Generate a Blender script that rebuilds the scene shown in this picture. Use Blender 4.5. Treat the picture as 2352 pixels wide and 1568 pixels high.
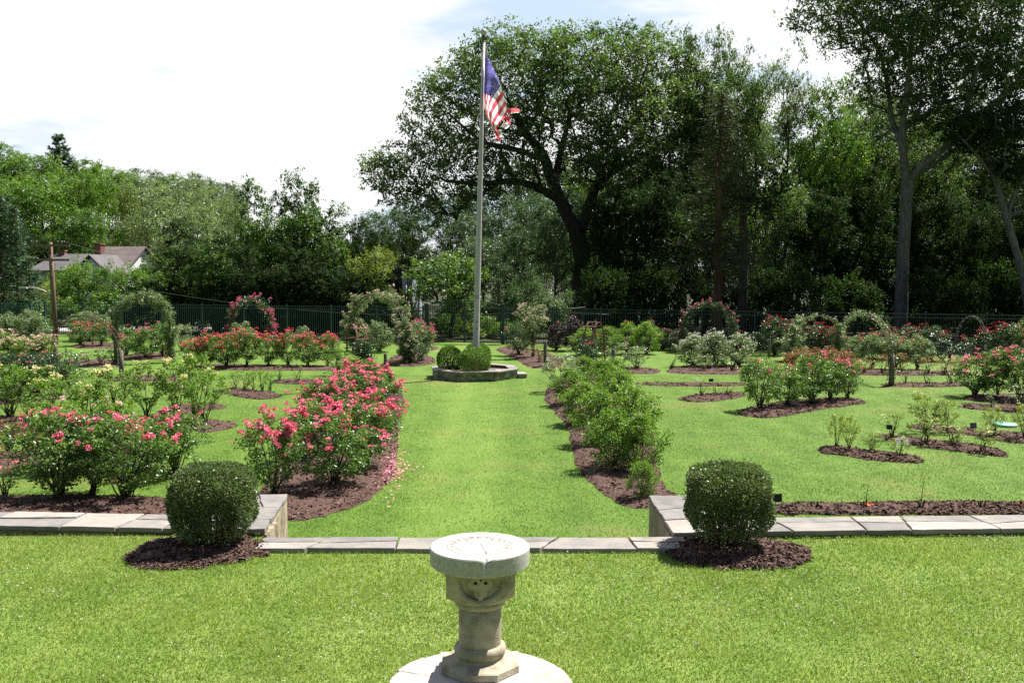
import bpy, bmesh, math, random
import numpy as np
from mathutils import Vector, Matrix, geometry
from math import radians as R, sin, cos, pi, tan, atan, sqrt

for o in list(bpy.data.objects):
    bpy.data.objects.remove(o)
SC = bpy.context.scene
COL = SC.collection
random.seed(7)
RNG = np.random.default_rng(7)

# ------------------------------------------------------------------ camera
CAMZ, PITCH, FPX, CX, CY = 3.8, R(4.4), 2250.0, 1176.0, 784.0
cam = bpy.data.cameras.new("camera")
cam.sensor_width = 36.0
cam.lens = FPX / 2352.0 * 36.0
cam.clip_end = 3000
cam.clip_start = 0.1
camo = bpy.data.objects.new("camera", cam)
camo.location = (0, 0, CAMZ)
camo.rotation_euler = (pi / 2 - PITCH, 0, 0)
COL.objects.link(camo)
SC.camera = camo

# ------------------------------------------------------------------ sun and sky
SUN_EL, SUN_AZ = R(57), R(39)          # azimuth measured from +X towards +Y (to the right and beyond the garden)
sun = bpy.data.lights.new("sun", 'SUN')
sun.energy = 5.0
sun.angle = R(0.53)
sun.color = (1.0, 0.955, 0.88)
suno = bpy.data.objects.new("sun", sun)
sd = Vector((cos(SUN_EL) * cos(SUN_AZ), cos(SUN_EL) * sin(SUN_AZ), sin(SUN_EL)))
suno.rotation_euler = sd.to_track_quat('Z', 'Y').to_euler()
COL.objects.link(suno)

world = bpy.data.worlds.new("World")
SC.world = world
world.use_nodes = True
wn, wl = world.node_tree.nodes, world.node_tree.links
wn.clear()
wout = wn.new('ShaderNodeOutputWorld')
sky = wn.new('ShaderNodeTexSky')
sky.sky_type = 'NISHITA'
sky.sun_disc = False
sky.sun_elevation = SUN_EL
sky.sun_rotation = pi / 2 - SUN_AZ
sky.air_density = 1.0
sky.dust_density = 1.5
bg1 = wn.new('ShaderNodeBackground'); bg1.inputs[1].default_value = 0.04
wl.new(sky.outputs[0], bg1.inputs[0])
bg2 = wn.new('ShaderNodeBackground')
bg2.inputs[0].default_value = (1.0, 1.0, 1.0, 1); bg2.inputs[1].default_value = 0.46
tc = wn.new('ShaderNodeTexCoord')
mp = wn.new('ShaderNodeMapping'); mp.inputs['Scale'].default_value = (1.6, 1.6, 7.0)
wl.new(tc.outputs['Generated'], mp.inputs[0])
nz = wn.new('ShaderNodeTexNoise'); nz.inputs['Scale'].default_value = 1.7; nz.inputs['Detail'].default_value = 7; nz.inputs['Roughness'].default_value = 0.55
wl.new(mp.outputs[0], nz.inputs['Vector'])
rp = wn.new('ShaderNodeValToRGB')
rp.color_ramp.elements[0].position = 0.38; rp.color_ramp.elements[0].color = (0.84, 0.84, 0.84, 1)
rp.color_ramp.elements[1].position = 0.49; rp.color_ramp.elements[1].color = (1, 1, 1, 1)
wl.new(nz.outputs[0], rp.inputs[0])
sp = wn.new('ShaderNodeSeparateXYZ'); wl.new(tc.outputs['Generated'], sp.inputs[0])
m1 = wn.new('ShaderNodeMapRange'); m1.inputs[1].default_value = 0.45; m1.inputs[2].default_value = 0.85
m1.inputs[3].default_value = 1.0; m1.inputs[4].default_value = 0.08
wl.new(sp.outputs[2], m1.inputs[0])
m2 = wn.new('ShaderNodeMapRange'); m2.inputs[1].default_value = -0.1; m2.inputs[2].default_value = 0.6
m2.inputs[3].default_value = 0.04; m2.inputs[4].default_value = 1.0
wl.new(sp.outputs[1], m2.inputs[0])
mm = wn.new('ShaderNodeMath'); mm.operation = 'MULTIPLY'; wl.new(m1.outputs[0], mm.inputs[0]); wl.new(m2.outputs[0], mm.inputs[1])
mm2 = wn.new('ShaderNodeMath'); mm2.operation = 'MULTIPLY'; wl.new(mm.outputs[0], mm2.inputs[0]); wl.new(rp.outputs[0], mm2.inputs[1])
rp2 = wn.new('ShaderNodeValToRGB')
rp2.color_ramp.elements[0].position = 0.36; rp2.color_ramp.elements[0].color = (0.66, 0.80, 0.98, 1)
rp2.color_ramp.elements[1].position = 0.47; rp2.color_ramp.elements[1].color = (1, 1, 1, 1)
wl.new(nz.outputs[0], rp2.inputs[0]); wl.new(rp2.outputs[0], bg2.inputs[0])
mix = wn.new('ShaderNodeMixShader')
wl.new(mm2.outputs[0], mix.inputs[0]); wl.new(bg1.outputs[0], mix.inputs[1]); wl.new(bg2.outputs[0], mix.inputs[2])
wl.new(mix.outputs[0], wout.inputs[0])

SC.view_settings.view_transform = 'Standard'
SC.view_settings.look = 'None'
SC.view_settings.exposure = 1.3
SC.view_settings.gamma = 1.0
SC.render.engine = 'CYCLES'
SC.cycles.max_bounces = 6
SC.cycles.diffuse_bounces = 3
SC.cycles.glossy_bounces = 2
SC.cycles.transmission_bounces = 4
SC.cycles.transparent_max_bounces = 4
SC.cycles.caustics_reflective = False
SC.cycles.caustics_refractive = False
SC.cycles.sample_clamp_indirect = 3.0
SC.cycles.sample_clamp_direct = 3.0
SC.cycles.use_denoising = False
SC.cycles.pixel_filter_type = 'BLACKMAN_HARRIS'

# ------------------------------------------------------------------ helpers
def ray(px, py):
    x, y = (px - CX) / FPX, (CY - py) / FPX
    return Vector((x, cos(PITCH) + y * sin(PITCH), -sin(PITCH) + y * cos(PITCH)))

def G(px, py, z=0.0):
    """where the sight line through a point of the photograph meets the level z"""
    d = ray(px, py)
    t = (z - CAMZ) / d.z
    return Vector((d.x * t, d.y * t, z))

def A(px, py, Y):
    """the point on that sight line at the distance Y"""
    d = ray(px, py)
    t = Y / d.y
    return Vector((d.x * t, Y, CAMZ + d.z * t))

def XG(px, Y, z=0.0):
    """ground point at distance Y in the direction of column px"""
    return Vector(((px - CX) / FPX * (Y * cos(PITCH) + (CAMZ - z) * sin(PITCH)), Y, z))

def topz(py, Y):
    d = ray(CX, py)
    return CAMZ + d.z / d.y * Y

def newobj(name, data, parent=None, mat=None):
    o = bpy.data.objects.new(name, data)
    COL.objects.link(o)
    if parent is not None:
        o.parent = parent
    if mat is not None:
        if data.materials:
            o.material_slots[0].link = 'OBJECT'
            o.material_slots[0].material = mat
        else:
            data.materials.append(mat)
    return o

def tag(o, label=None, cat=None, group=None, kind=None):
    if label: o['label'] = label
    if cat: o['category'] = cat
    if group: o['group'] = group
    if kind: o['kind'] = kind
    return o

def thing(name, label, cat, loc=(0, 0, 0), rz=0.0, group=None, scale=1.0):
    o = bpy.data.objects.new(name, None)
    COL.objects.link(o)
    o.location = loc
    o.rotation_euler = (0, 0, rz)
    o.scale = (scale, scale, scale) if isinstance(scale, (int, float)) else scale
    o.empty_display_size = 0.2
    return tag(o, label, cat, group)

def npmesh(name, V, loops, starts, tint=None, mat=None, smooth=False, midx=None):
    me = bpy.data.meshes.new(name)
    V = np.asarray(V, dtype=np.float32)
    loops = np.asarray(loops, dtype=np.int32).ravel()
    starts = np.asarray(starts, dtype=np.int32)
    me.vertices.add(len(V)); me.vertices.foreach_set('co', V.ravel())
    me.loops.add(len(loops)); me.loops.foreach_set('vertex_index', loops)
    me.polygons.add(len(starts)); me.polygons.foreach_set('loop_start', starts)
    if tint is not None:
        a = me.attributes.new('tint', 'FLOAT', 'FACE')
        a.data.foreach_set('value', np.asarray(tint, dtype=np.float32))
    me.polygons.foreach_set('use_smooth', np.full(len(starts), bool(smooth)))
    if mat is not None:
        for m in (mat if isinstance(mat, (list, tuple)) else [mat]):
            me.materials.append(m)
    if midx is not None:
        me.polygons.foreach_set('material_index', np.asarray(midx, dtype=np.int32))
    me.update(calc_edges=True)
    return me

class MB:
    """collects simple shapes into one mesh"""
    def __init__(s):
        s.v, s.f, s.t, s.sm = [], [], [], []
    def add(s, vs, fs, tint=0.5, smooth=False):
        b = len(s.v)
        s.v.extend([tuple(v) for v in vs])
        for f in fs:
            s.f.append([b + i for i in f]); s.t.append(tint); s.sm.append(smooth)
    def box(s, c, size, rz=0.0, tint=0.5, M=None):
        hx, hy, hz = size[0] / 2, size[1] / 2, size[2] / 2
        rot = M if M is not None else Matrix.Rotation(rz, 3, 'Z')
        c = Vector(c)
        vs = [c + rot @ Vector((x * hx, y * hy, z * hz)) for z in (-1, 1) for y in (-1, 1) for x in (-1, 1)]
        s.add(vs, [(0, 2, 3, 1), (4, 5, 7, 6), (0, 1, 5, 4), (2, 6, 7, 3), (0, 4, 6, 2), (1, 3, 7, 5)], tint)
    def bar(s, a, b, w, t, tint=0.5, up=Vector((0, 0, 1))):
        a, b = Vector(a), Vector(b)
        z = (b - a)
        L = z.length
        z = z.normalized()
        x = up.cross(z)
        if x.length < 1e-3: x = Vector((1, 0, 0)).cross(z)
        x.normalize(); y = z.cross(x)
        M = Matrix((x, y, z)).transposed()
        s.box((a + b) / 2, (w, t, L), M=M, tint=tint)
    def tube(s, pts, rad, n=8, tint=0.5, cap=True):
        pts = [Vector(p) for p in pts]
        if not hasattr(rad, '__len__'): rad = [rad] * len(pts)
        rings, prev = [], None
        for i, p in enumerate(pts):
            d = (pts[min(i + 1, len(pts) - 1)] - pts[max(i - 1, 0)]).normalized()
            if prev is None:
                x = d.cross(Vector((0, 0, 1)))
                if x.length < 1e-3: x = Vector((1, 0, 0))
            else:
                x = prev - d * prev.dot(d)
            x.normalize(); prev = x
            y = d.cross(x)
            rings.append([p + (x * cos(2 * pi * k / n) + y * sin(2 * pi * k / n)) * rad[i] for k in range(n)])
        vs = [v for r in rings for v in r]
        fs = [(i * n + k, i * n + (k + 1) % n, (i + 1) * n + (k + 1) % n, (i + 1) * n + k) for i in range(len(pts) - 1) for k in range(n)]
        if cap:
            fs += [tuple(range(n - 1, -1, -1)), tuple((len(pts) - 1) * n + k for k in range(n))]
        s.add(vs, fs, tint, True)
    def lathe(s, prof, n=32, c=(0, 0, 0), tint=0.5, smooth=True):
        vs = [(c[0] + r * cos(2 * pi * k / n), c[1] + r * sin(2 * pi * k / n), c[2] + z) for r, z in prof for k in range(n)]
        fs = [(i * n + k, i * n + (k + 1) % n, (i + 1) * n + (k + 1) % n, (i + 1) * n + k) for i in range(len(prof) - 1) for k in range(n)]
        fs += [tuple(range(n - 1, -1, -1)), tuple((len(prof) - 1) * n + k for k in range(n))]
        s.add(vs, fs, tint, smooth)
    def prism(s, poly, z0, z1, tint=0.5):
        n = len(poly)
        a = sum(poly[i][0] * poly[(i + 1) % n][1] - poly[(i + 1) % n][0] * poly[i][1] for i in range(n))
        if a < 0: poly = poly[::-1]
        vs = [(p[0], p[1], z0) for p in poly] + [(p[0], p[1], z1) for p in poly]
        fs = [tuple(range(n - 1, -1, -1)), tuple(range(n, 2 * n))] + [(i, (i + 1) % n, n + (i + 1) % n, n + i) for i in range(n)]
        s.add(vs, fs, tint)
    def mesh(s, name, mat=None):
        loops = [i for f in s.f for i in f]
        starts = np.cumsum([0] + [len(f) for f in s.f])[:-1]
        me = npmesh(name, s.v, loops, starts, s.t, mat)
        me.polygons.foreach_set('use_smooth', np.array(s.sm, dtype=bool))
        return me
    def build(s, name, mat, parent=None):
        return newobj(name, s.mesh(name, mat), parent)

def bevel(o, w=0.01, seg=2):
    m = o.modifiers.new('bevel', 'BEVEL'); m.width = w; m.segments = seg; m.limit_method = 'ANGLE'; m.angle_limit = R(40)
    return o

# ------------------------------------------------------------------ materials
def nodes(name):
    m = bpy.data.materials.new(name); m.use_nodes = True
    n, l = m.node_tree.nodes, m.node_tree.links
    n.clear()
    return m, n, l, n.new('ShaderNodeOutputMaterial')

def ramp(n, cols, pos=None):
    r = n.new('ShaderNodeValToRGB')
    e = r.color_ramp.elements
    while len(e) < len(cols): e.new(0.5)
    for i, c in enumerate(cols):
        e[i].position = pos[i] if pos else i / (len(cols) - 1)
        e[i].color = (*c, 1)
    return r

def leafmat(name, dark, mid, light, trans=0.35, rough=0.42, spec=0.35, nscale=0.9, tcol=None):
    m, n, l, out = nodes(name)
    at = n.new('ShaderNodeAttribute'); at.attribute_name = 'tint'
    tcn = n.new('ShaderNodeTexCoord')
    noi = n.new('ShaderNodeTexNoise'); noi.inputs['Scale'].default_value = nscale; noi.inputs['Detail'].default_value = 3
    l.new(tcn.outputs['Object'], noi.inputs['Vector'])
    oi = n.new('ShaderNodeObjectInfo')
    a = n.new('ShaderNodeMath'); a.operation = 'MULTIPLY_ADD'; a.inputs[1].default_value = 0.62; a.inputs[2].default_value = -0.16
    l.new(noi.outputs[0], a.inputs[0])
    b = n.new('ShaderNodeMath'); b.operation = 'MULTIPLY_ADD'; b.inputs[1].default_value = 0.6
    l.new(at.outputs['Fac'], b.inputs[0]); l.new(a.outputs[0], b.inputs[2])
    c = n.new('ShaderNodeMath'); c.operation = 'MULTIPLY_ADD'; c.inputs[1].default_value = 0.14
    l.new(oi.outputs['Random'], c.inputs[0]); l.new(b.outputs[0], c.inputs[2])
    r = ramp(n, [dark, mid, light], [0.1, 0.5, 0.95]); l.new(c.outputs[0], r.inputs[0])
    p = n.new('ShaderNodeBsdfPrincipled'); p.inputs['Roughness'].default_value = rough; p.inputs['Specular IOR Level'].default_value = spec
    l.new(r.outputs[0], p.inputs['Base Color'])
    t = n.new('ShaderNodeBsdfTranslucent')
    hs = n.new('ShaderNodeMix'); hs.data_type = 'RGBA'; hs.blend_type = 'MULTIPLY'; hs.inputs[0].default_value = 1.0
    l.new(r.outputs[0], hs.inputs[6]); hs.inputs[7].default_value = (*(tcol or (1.7, 1.9, 0.7)), 1)
    l.new(hs.outputs[2], t.inputs[0])
    mx = n.new('ShaderNodeMixShader'); mx.inputs[0].default_value = trans
    l.new(p.outputs[0], mx.inputs[1]); l.new(t.outputs[0], mx.inputs[2]); l.new(mx.outputs[0], out.inputs[0])
    return m

def petalmat(name, c1, c2, c3, trans=0.3):
    m, n, l, out = nodes(name)
    at = n.new('ShaderNodeAttribute'); at.attribute_name = 'tint'
    r = ramp(n, [c1, c2, c3]); l.new(at.outputs['Fac'], r.inputs[0])
    p = n.new('ShaderNodeBsdfPrincipled'); p.inputs['Roughness'].default_value = 0.6; p.inputs['Specular IOR Level'].default_value = 0.2
    l.new(r.outputs[0], p.inputs['Base Color'])
    t = n.new('ShaderNodeBsdfTranslucent'); l.new(r.outputs[0], t.inputs[0])
    mx = n.new('ShaderNodeMixShader'); mx.inputs[0].default_value = trans
    l.new(p.outputs[0], mx.inputs[1]); l.new(t.outputs[0], mx.inputs[2]); l.new(mx.outputs[0], out.inputs[0])
    return m

def solid(name, cols, scale=8.0, rough=0.8, bump=0.3, bscale=None, spec=0.3, stretch=(1, 1, 1), metal=0.0, detail=6, tintw=0.0, pos=None, bdist=0.02):
    """noise-mottled surface; tintw lets a stone-by-stone value shift the colour"""
    m, n, l, out = nodes(name)
    tcn = n.new('ShaderNodeTexCoord')
    mpn = n.new('ShaderNodeMapping'); mpn.inputs['Scale'].default_value = stretch
    l.new(tcn.outputs['Object'], mpn.inputs[0])
    noi = n.new('ShaderNodeTexNoise'); noi.inputs['Scale'].default_value = scale; noi.inputs['Detail'].default_value = detail; noi.inputs['Roughness'].default_value = 0.62
    l.new(mpn.outputs[0], noi.inputs['Vector'])
    src = noi.outputs[0]
    if tintw:
        at = n.new('ShaderNodeAttribute'); at.attribute_name = 'tint'
        a = n.new('ShaderNodeMath'); a.operation = 'MULTIPLY_ADD'; a.inputs[1].default_value = tintw; a.inputs[2].default_value = -tintw / 2
        l.new(at.outputs['Fac'], a.inputs[0])
        b = n.new('ShaderNodeMath'); b.operation = 'ADD'; l.new(a.outputs[0], b.inputs[0]); l.new(src, b.inputs[1]); src = b.outputs[0]
    r = ramp(n, cols, pos or [0.28 + 0.44 * i / (len(cols) - 1) for i in range(len(cols))]); l.new(src, r.inputs[0])
    p = n.new('ShaderNodeBsdfPrincipled'); p.inputs['Roughness'].default_value = rough; p.inputs['Specular IOR Level'].default_value = spec; p.inputs['Metallic'].default_value = metal
    l.new(r.outputs[0], p.inputs['Base Color'])
    if bump:
        n2 = n.new('ShaderNodeTexNoise'); n2.inputs['Scale'].default_value = bscale or scale * 4; n2.inputs['Detail'].default_value = 5
        l.new(mpn.outputs[0], n2.inputs['Vector'])
        bp = n.new('ShaderNodeBump'); bp.inputs['Strength'].default_value = bump; bp.inputs['Distance'].default_value = bdist
        l.new(n2.outputs[0], bp.inputs['Height']); l.new(bp.outputs[0], p.inputs['Normal'])
    l.new(p.outputs[0], out.inputs[0])
    return m

def lawnmat(name, c_dark, c_mid, c_light, dry):
    m, n, l, out = nodes(name)
    tcn = n.new('ShaderNodeTexCoord')
    def noise(s, d, st=(1, 1, 1)):
        mpn = n.new('ShaderNodeMapping'); mpn.inputs['Scale'].default_value = st
        l.new(tcn.outputs['Object'], mpn.inputs[0])
        q = n.new('ShaderNodeTexNoise'); q.inputs['Scale'].default_value = s; q.inputs['Detail'].default_value = d; q.inputs['Roughness'].default_value = 0.65
        l.new(mpn.outputs[0], q.inputs['Vector']); return q
    fine, mid, big, dr = noise(22, 6, (1, 0.6, 1)), noise(1.4, 5), noise(0.32, 3), noise(0.21, 4)
    a = n.new('ShaderNodeMath'); a.operation = 'MULTIPLY_ADD'; a.inputs[1].default_value = 0.55; l.new(fine.outputs[0], a.inputs[0])
    b = n.new('ShaderNodeMath'); b.operation = 'MULTIPLY_ADD'; b.inputs[1].default_value = 0.62; l.new(mid.outputs[0], b.inputs[0]); b.inputs[2].default_value = -0.15
    l.new(b.outputs[0], a.inputs[2])
    c = n.new('ShaderNodeMath'); c.operation = 'MULTIPLY_ADD'; c.inputs[1].default_value = 0.25; l.new(big.outputs[0], c.inputs[0]); c.inputs[2].default_value = -0.1
    s = n.new('ShaderNodeMath'); s.operation = 'ADD'; l.new(a.outputs[0], s.inputs[0]); l.new(c.outputs[0], s.inputs[1])
    # soft mowing bands along the central axis
    w = n.new('ShaderNodeTexWave'); w.wave_type = 'BANDS'; w.bands_direction = 'X'; w.inputs['Scale'].default_value = 0.32; w.inputs['Distortion'].default_value = 1.2; w.inputs['Detail Scale'].default_value = 0.5
    l.new(tcn.outputs['Object'], w.inputs['Vector'])
    s2 = n.new('ShaderNodeMath'); s2.operation = 'MULTIPLY_ADD'; s2.inputs[1].default_value = 0.09; l.new(w.outputs['Fac'], s2.inputs[0]); l.new(s.outputs[0], s2.inputs[2])
    # paler trodden line down the middle of the garden
    sx = n.new('ShaderNodeSeparateXYZ'); l.new(tcn.outputs['Object'], sx.inputs[0])
    ax = n.new('ShaderNodeMath'); ax.operation = 'MULTIPLY_ADD'; ax.inputs[1].default_value = 0.038; l.new(sx.outputs[1], ax.inputs[0]); l.new(sx.outputs[0], ax.inputs[2])
    ab = n.new('ShaderNodeMath'); ab.operation = 'ADD'; ab.inputs[1].default_value = 0.25; l.new(ax.outputs[0], ab.inputs[0])
    aa = n.new('ShaderNodeMath'); aa.operation = 'ABSOLUTE'; l.new(ab.outputs[0], aa.inputs[0])
    wm = n.new('ShaderNodeMapRange'); wm.inputs[1].default_value = 0.35; wm.inputs[2].default_value = 1.3; wm.inputs[3].default_value = 0.16; wm.inputs[4].default_value = 0.0
    l.new(aa.outputs[0], wm.inputs[0])
    s3 = n.new('ShaderNodeMath'); s3.operation = 'ADD'; l.new(s2.outputs[0], s3.inputs[0]); l.new(wm.outputs[0], s3.inputs[1])
    r = ramp(n, [c_dark, c_mid, c_light], [0.25, 0.52, 0.8]); l.new(s3.outputs[0], r.inputs[0])
    dm = ramp(n, [(0, 0, 0), (0.6, 0.6, 0.6)], [0.54, 0.72]); l.new(dr.outputs[0], dm.inputs[0])
    mx = n.new('ShaderNodeMix'); mx.data_type = 'RGBA'; l.new(dm.outputs[0], mx.inputs[0]); l.new(r.outputs[0], mx.inputs[6]); mx.inputs[7].default_value = (*dry, 1)
    p = n.new('ShaderNodeBsdfPrincipled'); p.inputs['Roughness'].default_value = 0.75; p.inputs['Specular IOR Level'].default_value = 0.15
    l.new(mx.outputs[2], p.inputs['Base Color'])
    bp = n.new('ShaderNodeBump'); bp.inputs['Strength'].default_value = 0.8; bp.inputs['Distance'].default_value = 0.03
    l.new(fine.outputs[0], bp.inputs['Height']); l.new(bp.outputs[0], p.inputs['Normal'])
    l.new(p.outputs[0], out.inputs[0])
    return m

MT = {}
MT['lawn_low'] = lawnmat('lawn_low', (0.048, 0.102, 0.011), (0.084, 0.156, 0.019), (0.130, 0.200, 0.034), (0.20, 0.172, 0.062))
MT['lawn_up'] = lawnmat('lawn_up', (0.080, 0.132, 0.022), (0.145, 0.212, 0.040), (0.205, 0.26, 0.068), (0.21, 0.17, 0.08))
MT['blade'] = leafmat('grass_blade', (0.090, 0.156, 0.020), (0.172, 0.262, 0.042), (0.30, 0.36, 0.105), 0.42, 0.5, 0.3, 0.9, (1.2, 1.25, 0.8))
MT['blade_low'] = leafmat('grass_blade_lower', (0.052, 0.108, 0.012), (0.092, 0.166, 0.021), (0.150, 0.218, 0.046), 0.38, 0.5, 0.25, 0.5, (1.2, 1.25, 0.8))
MT['clover'] = petalmat('clover_bloom', (0.55, 0.55, 0.45), (0.6, 0.58, 0.5), (0.7, 0.68, 0.6))
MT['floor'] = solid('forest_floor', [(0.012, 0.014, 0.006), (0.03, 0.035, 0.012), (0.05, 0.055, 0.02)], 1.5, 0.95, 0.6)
MT['hill'] = solid('hill_grass', [(0.03, 0.06, 0.012), (0.06, 0.1, 0.02)], 0.3, 0.95, 0.4)
MT['road'] = solid('road', [(0.30, 0.29, 0.28), (0.42, 0.41, 0.40)], 2.0, 0.9, 0.1)
MT['mulch'] = solid('mulch', [(0.020, 0.012, 0.009), (0.066, 0.036, 0.029), (0.135, 0.083, 0.066), (0.25, 0.175, 0.135)], 26, 0.9, 1.0, 40, 0.2, (1, 1, 1), 0, 8, 0.5, [0.2, 0.45, 0.66, 0.9], 0.03)
MT['flagstone'] = solid('flagstone', [(0.10, 0.096, 0.092), (0.175, 0.166, 0.158), (0.235, 0.212, 0.192), (0.31, 0.288, 0.262)], 3.2, 0.8, 0.55, 11, 0.3, (1, 1, 1), 0, 8, 0.5, [0.1, 0.4, 0.6, 0.95])
MT['mortar'] = solid('mortar', [(0.09, 0.075, 0.055), (0.22, 0.19, 0.15)], 9, 0.95, 0.5)
MT['oldwood'] = solid('weathered_wood', [(0.06, 0.052, 0.042), (0.13, 0.115, 0.095), (0.21, 0.19, 0.16)], 6, 0.85, 0.5, 18, 0.2, (4, 4, 0.5))
MT['cedarwood'] = solid('trellis_wood', [(0.10, 0.050, 0.035), (0.17, 0.09, 0.065), (0.25, 0.15, 0.11)], 8, 0.8, 0.3, 20, 0.2, (3, 3, 0.6))
MT['polewood'] = solid('pole_wood', [(0.08, 0.055, 0.04), (0.16, 0.105, 0.075), (0.24, 0.17, 0.13)], 5, 0.85, 0.4, 14, 0.2, (4, 4, 0.3))
MT['rust'] = solid('rusted_iron', [(0.05, 0.022, 0.014), (0.12, 0.055, 0.035)], 12, 0.8, 0.2)
MT['fence'] = solid('green_fence_paint', [(0.010, 0.028, 0.026), (0.016, 0.042, 0.040)], 3, 0.45, 0.0, None, 0.4)
MT['fence_sunlit'] = solid('sunlit_fence_paint', [(0.02, 0.10, 0.095), (0.03, 0.13, 0.12)], 3, 0.45, 0.0, None, 0.4)  # same green fence, its colour brightened to paint in the sun on this run
MT['pole'] = solid('flagpole_paint', [(0.40, 0.37, 0.385), (0.48, 0.45, 0.465)], 2, 0.5, 0.05, 8, 0.4, (6, 6, 0.25))
MT['bronze'] = solid('dull_metal', [(0.05, 0.05, 0.055), (0.10, 0.10, 0.105)], 6, 0.5, 0.0, None, 0.4)
MT['granite'] = solid('dial_granite', [(0.27, 0.265, 0.24), (0.37, 0.36, 0.335), (0.46, 0.45, 0.42)], 45, 0.85, 0.2, 120, 0.25, (1, 1, 1), 0, 5, 0, None, 0.004)
MT['sandstone'] = solid('pedestal_sandstone', [(0.17, 0.145, 0.10), (0.34, 0.295, 0.22), (0.45, 0.40, 0.31)], 9, 0.9, 0.5, 60, 0.2, (1, 1, 1), 0, 9, 0, None, 0.006)
MT['paleslab'] = solid('pale_slab', [(0.40, 0.36, 0.32), (0.55, 0.50, 0.46)], 12, 0.85, 0.4, 60, 0.2, (1, 1, 1), 0, 7, 0, None, 0.006)
MT['millstone'] = solid('footing_stone', [(0.30, 0.275, 0.25), (0.40, 0.37, 0.34), (0.48, 0.45, 0.42)], 10, 0.9, 0.7, 45, 0.2, (1, 1, 1), 0, 8, .3, None, .012)
MT['groove'] = solid('engraved_line', [(0.12, 0.112, 0.105), (0.19, 0.18, 0.165)], 12, 0.9, 0.0)
MT['mossy'] = solid('planter_stone', [(0.035, 0.036, 0.022), (0.12, 0.115, 0.075), (0.25, 0.235, 0.18), (0.40, 0.37, 0.31)], 4.5, 0.9, 0.6, 20, 0.2, (1, 1, 1.6), 0, 9)
MT['tanstone'] = solid('wall_stone', [(0.05, 0.042, 0.03), (0.20, 0.165, 0.11), (0.31, 0.265, 0.195), (0.38, 0.34, 0.275)], 6, 0.9, 0.8, 16, 0.2, (1.5, 1.5, 0.8), 0, 8, 0, [0.3, 0.42, 0.58, 0.7])
MT['bark'] = solid('bark_dark', [(0.018, 0.014, 0.011), (0.05, 0.042, 0.034), (0.085, 0.072, 0.06)], 5, 0.95, 1.0, 12, 0.1, (2, 2, 0.4), 0, 6, 0, None, 0.06)
MT['bark_grey'] = solid('bark_grey', [(0.06, 0.058, 0.052), (0.14, 0.135, 0.125), (0.23, 0.225, 0.21)], 4, 0.95, 1.0, 10, 0.1, (2.5, 2.5, 0.5), 0, 7, 0, None, 0.06)
MT['bark_brown'] = solid('bark_brown', [(0.05, 0.028, 0.02), (0.10, 0.055, 0.04), (0.14, 0.085, 0.065)], 5, 0.95, 0.8, 12, 0.1, (3, 3, 0.3))
MT['cane'] = solid('rose_cane', [(0.025, 0.028, 0.012), (0.06, 0.055, 0.028), (0.09, 0.07, 0.045)], 9, 0.8, 0.0)
MT['roof'] = solid('roof_shingle', [(0.10, 0.08, 0.078), (0.16, 0.125, 0.12), (0.21, 0.165, 0.155)], 1.4, 0.9, 0.3, 9)
MT['roof2'] = solid('roof_grey', [(0.085, 0.08, 0.085), (0.13, 0.12, 0.125)], 1.4, 0.9, 0.3, 9)
MT['brick'] = solid('chimney_brick', [(0.15, 0.065, 0.05), (0.22, 0.10, 0.08)], 6, 0.9, 0.4)
MT['white'] = solid('white_paint', [(0.55, 0.56, 0.56), (0.68, 0.69, 0.69)], 3, 0.6, 0.0)
MT['siding'] = solid('grey_siding', [(0.20, 0.225, 0.26), (0.27, 0.30, 0.34)], 2, 0.7, 0.3, 6, 0.3, (0.3, 0.3, 9))
MT['glass'] = solid('window_glass', [(0.02, 0.025, 0.03), (0.05, 0.06, 0.07)], 1, 0.12, 0.0, None, 0.6)
MT['black'] = solid('black_plate', [(0.012, 0.012, 0.013), (0.03, 0.03, 0.03)], 6, 0.5, 0.0)
MT['plate'] = solid('label_plate', [(0.42, 0.46, 0.52), (0.55, 0.58, 0.63)], 30, 0.4, 0.0)
MT['teal'] = solid('teal_lid', [(0.14, 0.36, 0.32), (0.2, 0.44, 0.40)], 4, 0.5, 0.0)
MT['wire'] = solid('cable', [(0.03, 0.03, 0.03), (0.06, 0.06, 0.06)], 1, 0.5, 0.0)
MT['orange'] = petalmat('orange_tape', (0.75, 0.14, 0.02), (0.85, 0.2, 0.03), (0.9, 0.25, 0.05))
# foliage
MT['oak'] = leafmat('oak_leaf', (0.025, 0.05, 0.019), (0.070, 0.118, 0.042), (0.165, 0.22, 0.09), 0.38, 0.5, 0.3, 0.35, (1.5, 1.7, 0.6))
MT['dark'] = leafmat('dark_leaf', (0.0068, 0.0163, 0.0054), (0.0177, 0.0381, 0.0109), (0.0408, 0.0748, 0.0177), 0.32, 0.6, 0.12, 0.4)  # dark green leaf, lowered further so the colour carries deep woodland shade
MT['holly'] = leafmat('holly_leaf', (0.012, 0.032, 0.009), (0.052, 0.112, 0.022), (0.165, 0.255, 0.05), 0.38, 0.45, 0.35, 0.5, (1.8, 1.9, 0.6))
MT['bright'] = leafmat('bright_leaf', (0.0448, 0.0992, 0.0192), (0.0992, 0.1888, 0.032), (0.184, 0.28, 0.0544), 0.42, 0.45, 0.3, 0.4, (1.6, 1.7, 0.6))
MT['maple'] = leafmat('maple_leaf', (0.0352, 0.08, 0.016), (0.088, 0.1728, 0.0288), (0.168, 0.264, 0.048), 0.38, 0.45, 0.3, 0.3, (1.6, 1.7, 0.6))
MT['blue'] = leafmat('grey_green_leaf', (0.036, 0.069, 0.033), (0.078, 0.132, 0.06), (0.15, 0.213, 0.105), 0.32, 0.42, 0.4, 0.4, (1.4, 1.6, 0.8))
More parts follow.
